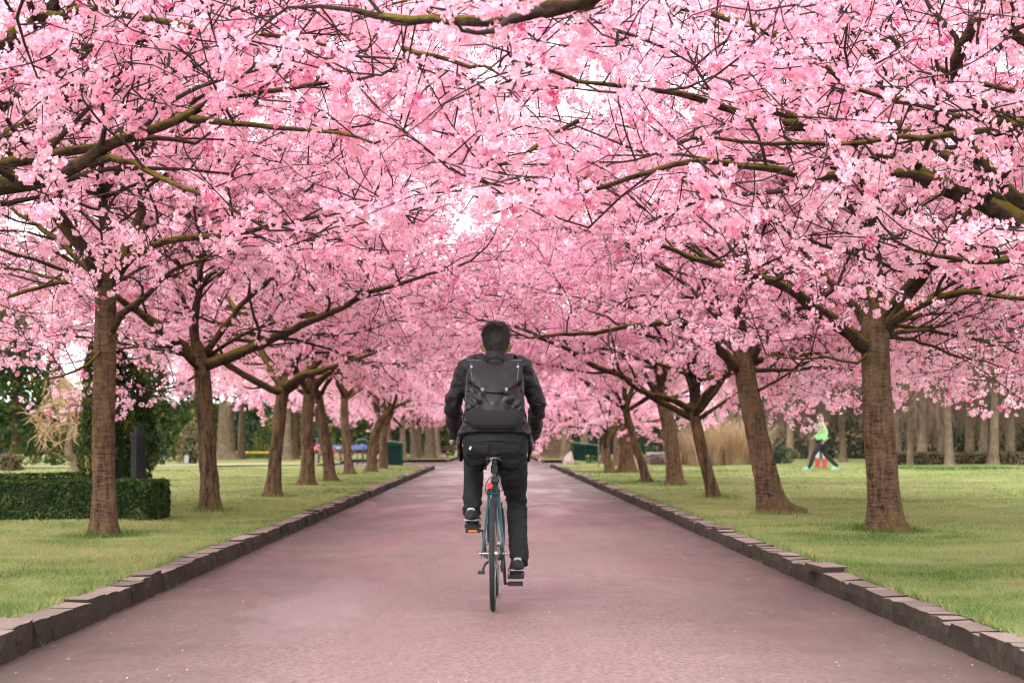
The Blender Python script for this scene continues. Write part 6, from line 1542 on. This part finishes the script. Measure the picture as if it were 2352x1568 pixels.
# folds of soft leather: dents running in from the lower corners and sides
def dent(V):
    x, y, z = V[:, 0], V[:, 1], V[:, 2]; back = np.clip(-(y - np.interp(z, zz * H, yo)) / 0.05, 0, 1); d = np.zeros(len(V))
    for sg in (-1, 1):
        for (x0, z0, x1, z1, w, dp) in ((0.165, 0.215, 0.085, 0.125, 0.018, 0.030), (0.165, 0.095, 0.075, 0.155, 0.016, 0.020), (0.15, 0.29, 0.12, 0.20, 0.012, 0.014), (0.06, 0.21, 0.03, 0.16, 0.014, 0.014), (0.175, 0.16, 0.12, 0.11, 0.012, 0.016)):
            ax, az = sg * x0, z0; bx, bz = sg * x1, z1; L2 = (bx - ax) ** 2 + (bz - az) ** 2; tt = np.clip(((x - ax) * (bx - ax) + (z - az) * (bz - az)) / L2, 0, 1)
            dist = np.hypot(x - (ax + tt * (bx - ax)), z - (az + tt * (bz - az))); d += dp * np.exp(-(dist / w) ** 2) * (1 - 0.5 * tt)
    return V + np.stack([np.zeros(len(V)), d * back - 0.006 * back * nz(V, (16, 16, 16)), np.zeros(len(V))], -1)
MB().add(dent(V), F).obj('body', MAT['leather'], t)
# dark base panel
zb = np.linspace(0, 0.27, 10); V2, F2 = bag_shell(zb * H - 0.002, np.interp(zb, zz, wx) + 0.003, np.interp(zb, zz, dy) + 0.004, np.interp(zb, zz, yo))
MB().add(V2, F2).obj('base_panel', MAT['webbing'], t)
# flap: from the top down over the upper half, its lower edge dipping in the middle
nx, nzv = 26, 16; G = []
for j in range(nzv + 1):
    for i in range(nx + 1):
        u = i / nx * 2 - 1; low = 0.245 - 0.028 * (1 - min(1, abs(u) / 0.55) ** 2) + (0.0 if abs(u) < 0.55 else 0.06 * ((abs(u) - 0.55) / 0.45))
        z = H + 0.012 + (low - H - 0.012) * (j / nzv); zc = min(z, H) / H
        w_ = np.interp(zc, zz, wx); dd = np.interp(zc, zz, dy); y0 = np.interp(zc, zz, yo); e = 3.2
        x = u * (w_ - 0.004 + 0.010 * (1 - j / nzv)); yy = y0 - dd * max(0.0, 1 - abs(x / (w_ + 0.012)) ** e) ** (1 / e) - 0.007 - 0.004 * math.sin(j / nzv * 3.0) + 0.004 * mnoise.noise(Vector((x * 18, z * 18, 2)))
        G.append((x, yy if j else yy + 0.02, z))
Fg = [(j * (nx + 1) + i, (j + 1) * (nx + 1) + i, (j + 1) * (nx + 1) + i + 1, j * (nx + 1) + i + 1) for j in range(nzv) for i in range(nx)]
mb = MB().add(G, Fg); me = mb.mesh('flap', MAT['leather']); fo = link('flap', me, t); so = fo.modifiers.new('thick', 'SOLIDIFY'); so.thickness = 0.005; so.offset = -1
def bag_back(x, z, off=0.012):
    zc = min(max(z / H, 0), 1); w_, dd, y0 = np.interp(zc, zz, wx), np.interp(zc, zz, dy), np.interp(zc, zz, yo)
    return np.array([x, y0 - dd * max(0.0, 1 - abs(x / (w_ + 0.012)) ** 3.2) ** (1 / 3.2) - off, z])
# seam cord along the flap edge, closing straps with hooks
edge = [np.array(G[nzv * (nx + 1) + i]) + (0, -0.003, 0) for i in range(nx + 1)]
MB().tube(edge, 0.0028, 6).obj('piping', MAT['webbing'], fo)
for sx in (-0.075, 0.070):
    b = MB(); b.tube([bag_back(sx, 0.262, 0.016), bag_back(sx, 0.235, 0.018), bag_back(sx, 0.21, 0.016)], 0.009, 8, rx=0.0025, side=(1, 0, 0)); st = b.obj('closing_strap', MAT['webbing'], t)
    c = bag_back(sx, 0.238, 0.024); b = MB(); b.torus(c, 0.009, 0.0022, 16, 6, axis='Y'); b.tube([c + (0, 0, 0.012), c + (0, -0.002, -0.016)], 0.0025, 6); b.obj('hook', MAT['chrome'], st)
b = MB(); p = bag_back(0.078, 0.222, 0.012); b.box(p, (0.05, 0.004, 0.008)); b.obj('slider', MAT['webbing'], t, smooth=False)
# vertical panel seams
for sx in (-0.062, 0.068):
    MB().tube([bag_back(sx * (1 + 0.1 * q), 0.215 - 0.012 * q, 0.0045 - 0.004 * math.sin(q)) for q in range(9)], 0.0013, 5).obj('seam', MAT['webbing'], t)
for sx in (-0.148, 0.146):
    b = MB(); p = bag_back(sx * 0.97, H - 0.035, 0.020); b.tube([p + (0, 0.004, 0), p, p + (0, -0.003, 0)], [0.0085, 0.0085, 0.003], 14); b.obj('snap_button', MAT['off_white'], t)
    MB().tube([bag_back(sx, H - 0.01, 0.010), bag_back(sx * 0.99, H - 0.06, 0.011), bag_back(sx * 0.93, H - 0.12, 0.011)], 0.0018, 5).obj('seam', MAT['lid'], t)
# carrying loop and shoulder straps
b = MB(); b.tube(smooth_path([(-0.052, 0.125, H - 0.012), (-0.05, 0.105, H + 0.012), (-0.025, 0.098, H + 0.035), (0.025, 0.098, H + 0.035), (0.05, 0.105, H + 0.012), (0.052, 0.125, H - 0.012)], 0.01), 0.010, 8, rx=0.004, side=(0, 0, 1)); b.obj('carry_loop', MAT['webbing'], t)
b = MB(); b.add(*loft([(0, 0.118, H - 0.03), (0, 0.118, H + 0.0), (0, 0.122, H + 0.024), (0, 0.124, H + 0.032)], [0.05, 0.05, 0.042, 0.02], [0.006, 0.006, 0.006, 0.004], 14, side=(1, 0, 0))); b.obj('loop_backing', MAT['black_plastic'], t)
for sg in (-1, 1):
    pts = np.array([(sg * 0.075, 10.80, 1.49), (sg * 0.085, 10.86, 1.535), (sg * 0.10, 10.95, 1.565), (sg * 0.115, 11.05, 1.54), (sg * 0.125, 11.12, 1.45), (sg * 0.135, 11.13, 1.33), (sg * 0.16, 11.04, 1.22), (sg * 0.175, 10.93, 1.16), (sg * 0.165, 10.78, 1.13)]) - BP
    P = smooth_path(pts, 0.03); V, F = loft(P, 0.028, 0.005, 10, side=(1, 0, 0)); MB().add(V, F).obj('shoulder_strap', MAT['webbing'], t)

# ------------------------------------------------------------------ other people
def walker_joints(stride=0.34, h=1.0):
    return dict(pelvis=(0, 0, 0.96), waist=(0, 0.01, 1.12), chest=(0, 0.03, 1.32), neckb=(0, 0.05, 1.47), head=(0, 0.085, 1.625),
        shL=(-0.17, 0.03, 1.42), shR=(0.17, 0.03, 1.42), elL=(-0.23, -0.07, 1.16), elR=(0.23, 0.02, 1.15), wrL=(-0.24, -0.02, 0.93), wrR=(0.22, 0.20, 1.02), hdL=(-0.235, 0.03, 0.85), hdR=(0.21, 0.27, 0.98),
        hipL=(-0.09, 0, 0.92), hipR=(0.09, 0, 0.92), knL=(-0.09, stride * 0.72, 0.53), knR=(0.09, -stride * 0.30, 0.50), anL=(-0.09, stride * 1.15, 0.10), anR=(0.09, -stride * 1.25, 0.15),
        heelL=(-0.09, stride * 1.15 - 0.06, 0.012), toeL=(-0.09, stride * 1.15 + 0.2, 0.03), heelR=(0.09, -stride * 1.25 - 0.05, 0.06), toeR=(0.09, -stride * 1.25 + 0.18, 0.012))
J = walker_joints(0.37); J['_loc'] = (X_at(2008, 54.0), 54.0, LAWN_Z)
person('walker with grey hair in a bright green jacket and black trousers crossing the right lawn', (0, 0, 0), J, (0, 1.0, 0), dict(hair=MAT['grey_hair'], jacket=MAT['green_jacket'], trousers=MAT['black_cloth'], shoes=(MAT['green_shoe'], MAT['off_white'], MAT['off_white']), hem=0.0), voxel=0.016, hero=False, seed=5, rotz=R(90), hands='loose', bulk=1.05)
J = walker_joints(0.05); J['_loc'] = (X_at(1484, 73.0), 73.0, LAWN_Z)
person('person in a black jacket and blue trousers standing behind the V shaped cherry', (0, 0, 0), J, (0, 1.0, 0), dict(hair=MAT['grey_hair'], jacket=MAT['black_cloth'], trousers=MAT['blue_cloth'], shoes=SH, hem=-0.05), voxel=0.02, hero=False, seed=6, rotz=R(-60), hands='loose')
J = walker_joints(0.08); J['_loc'] = (X_at(1516, 71.0), 71.0, LAWN_Z)
person('person in a black coat mostly hidden behind the thick right trunk', (0, 0, 0), J, (0, 1.0, 0), dict(hair=MAT['hair'], jacket=MAT['black_cloth'], trousers=MAT['black_cloth'], shoes=SH, hem=-0.15), voxel=0.02, hero=False, seed=7, rotz=R(40), hands='loose')
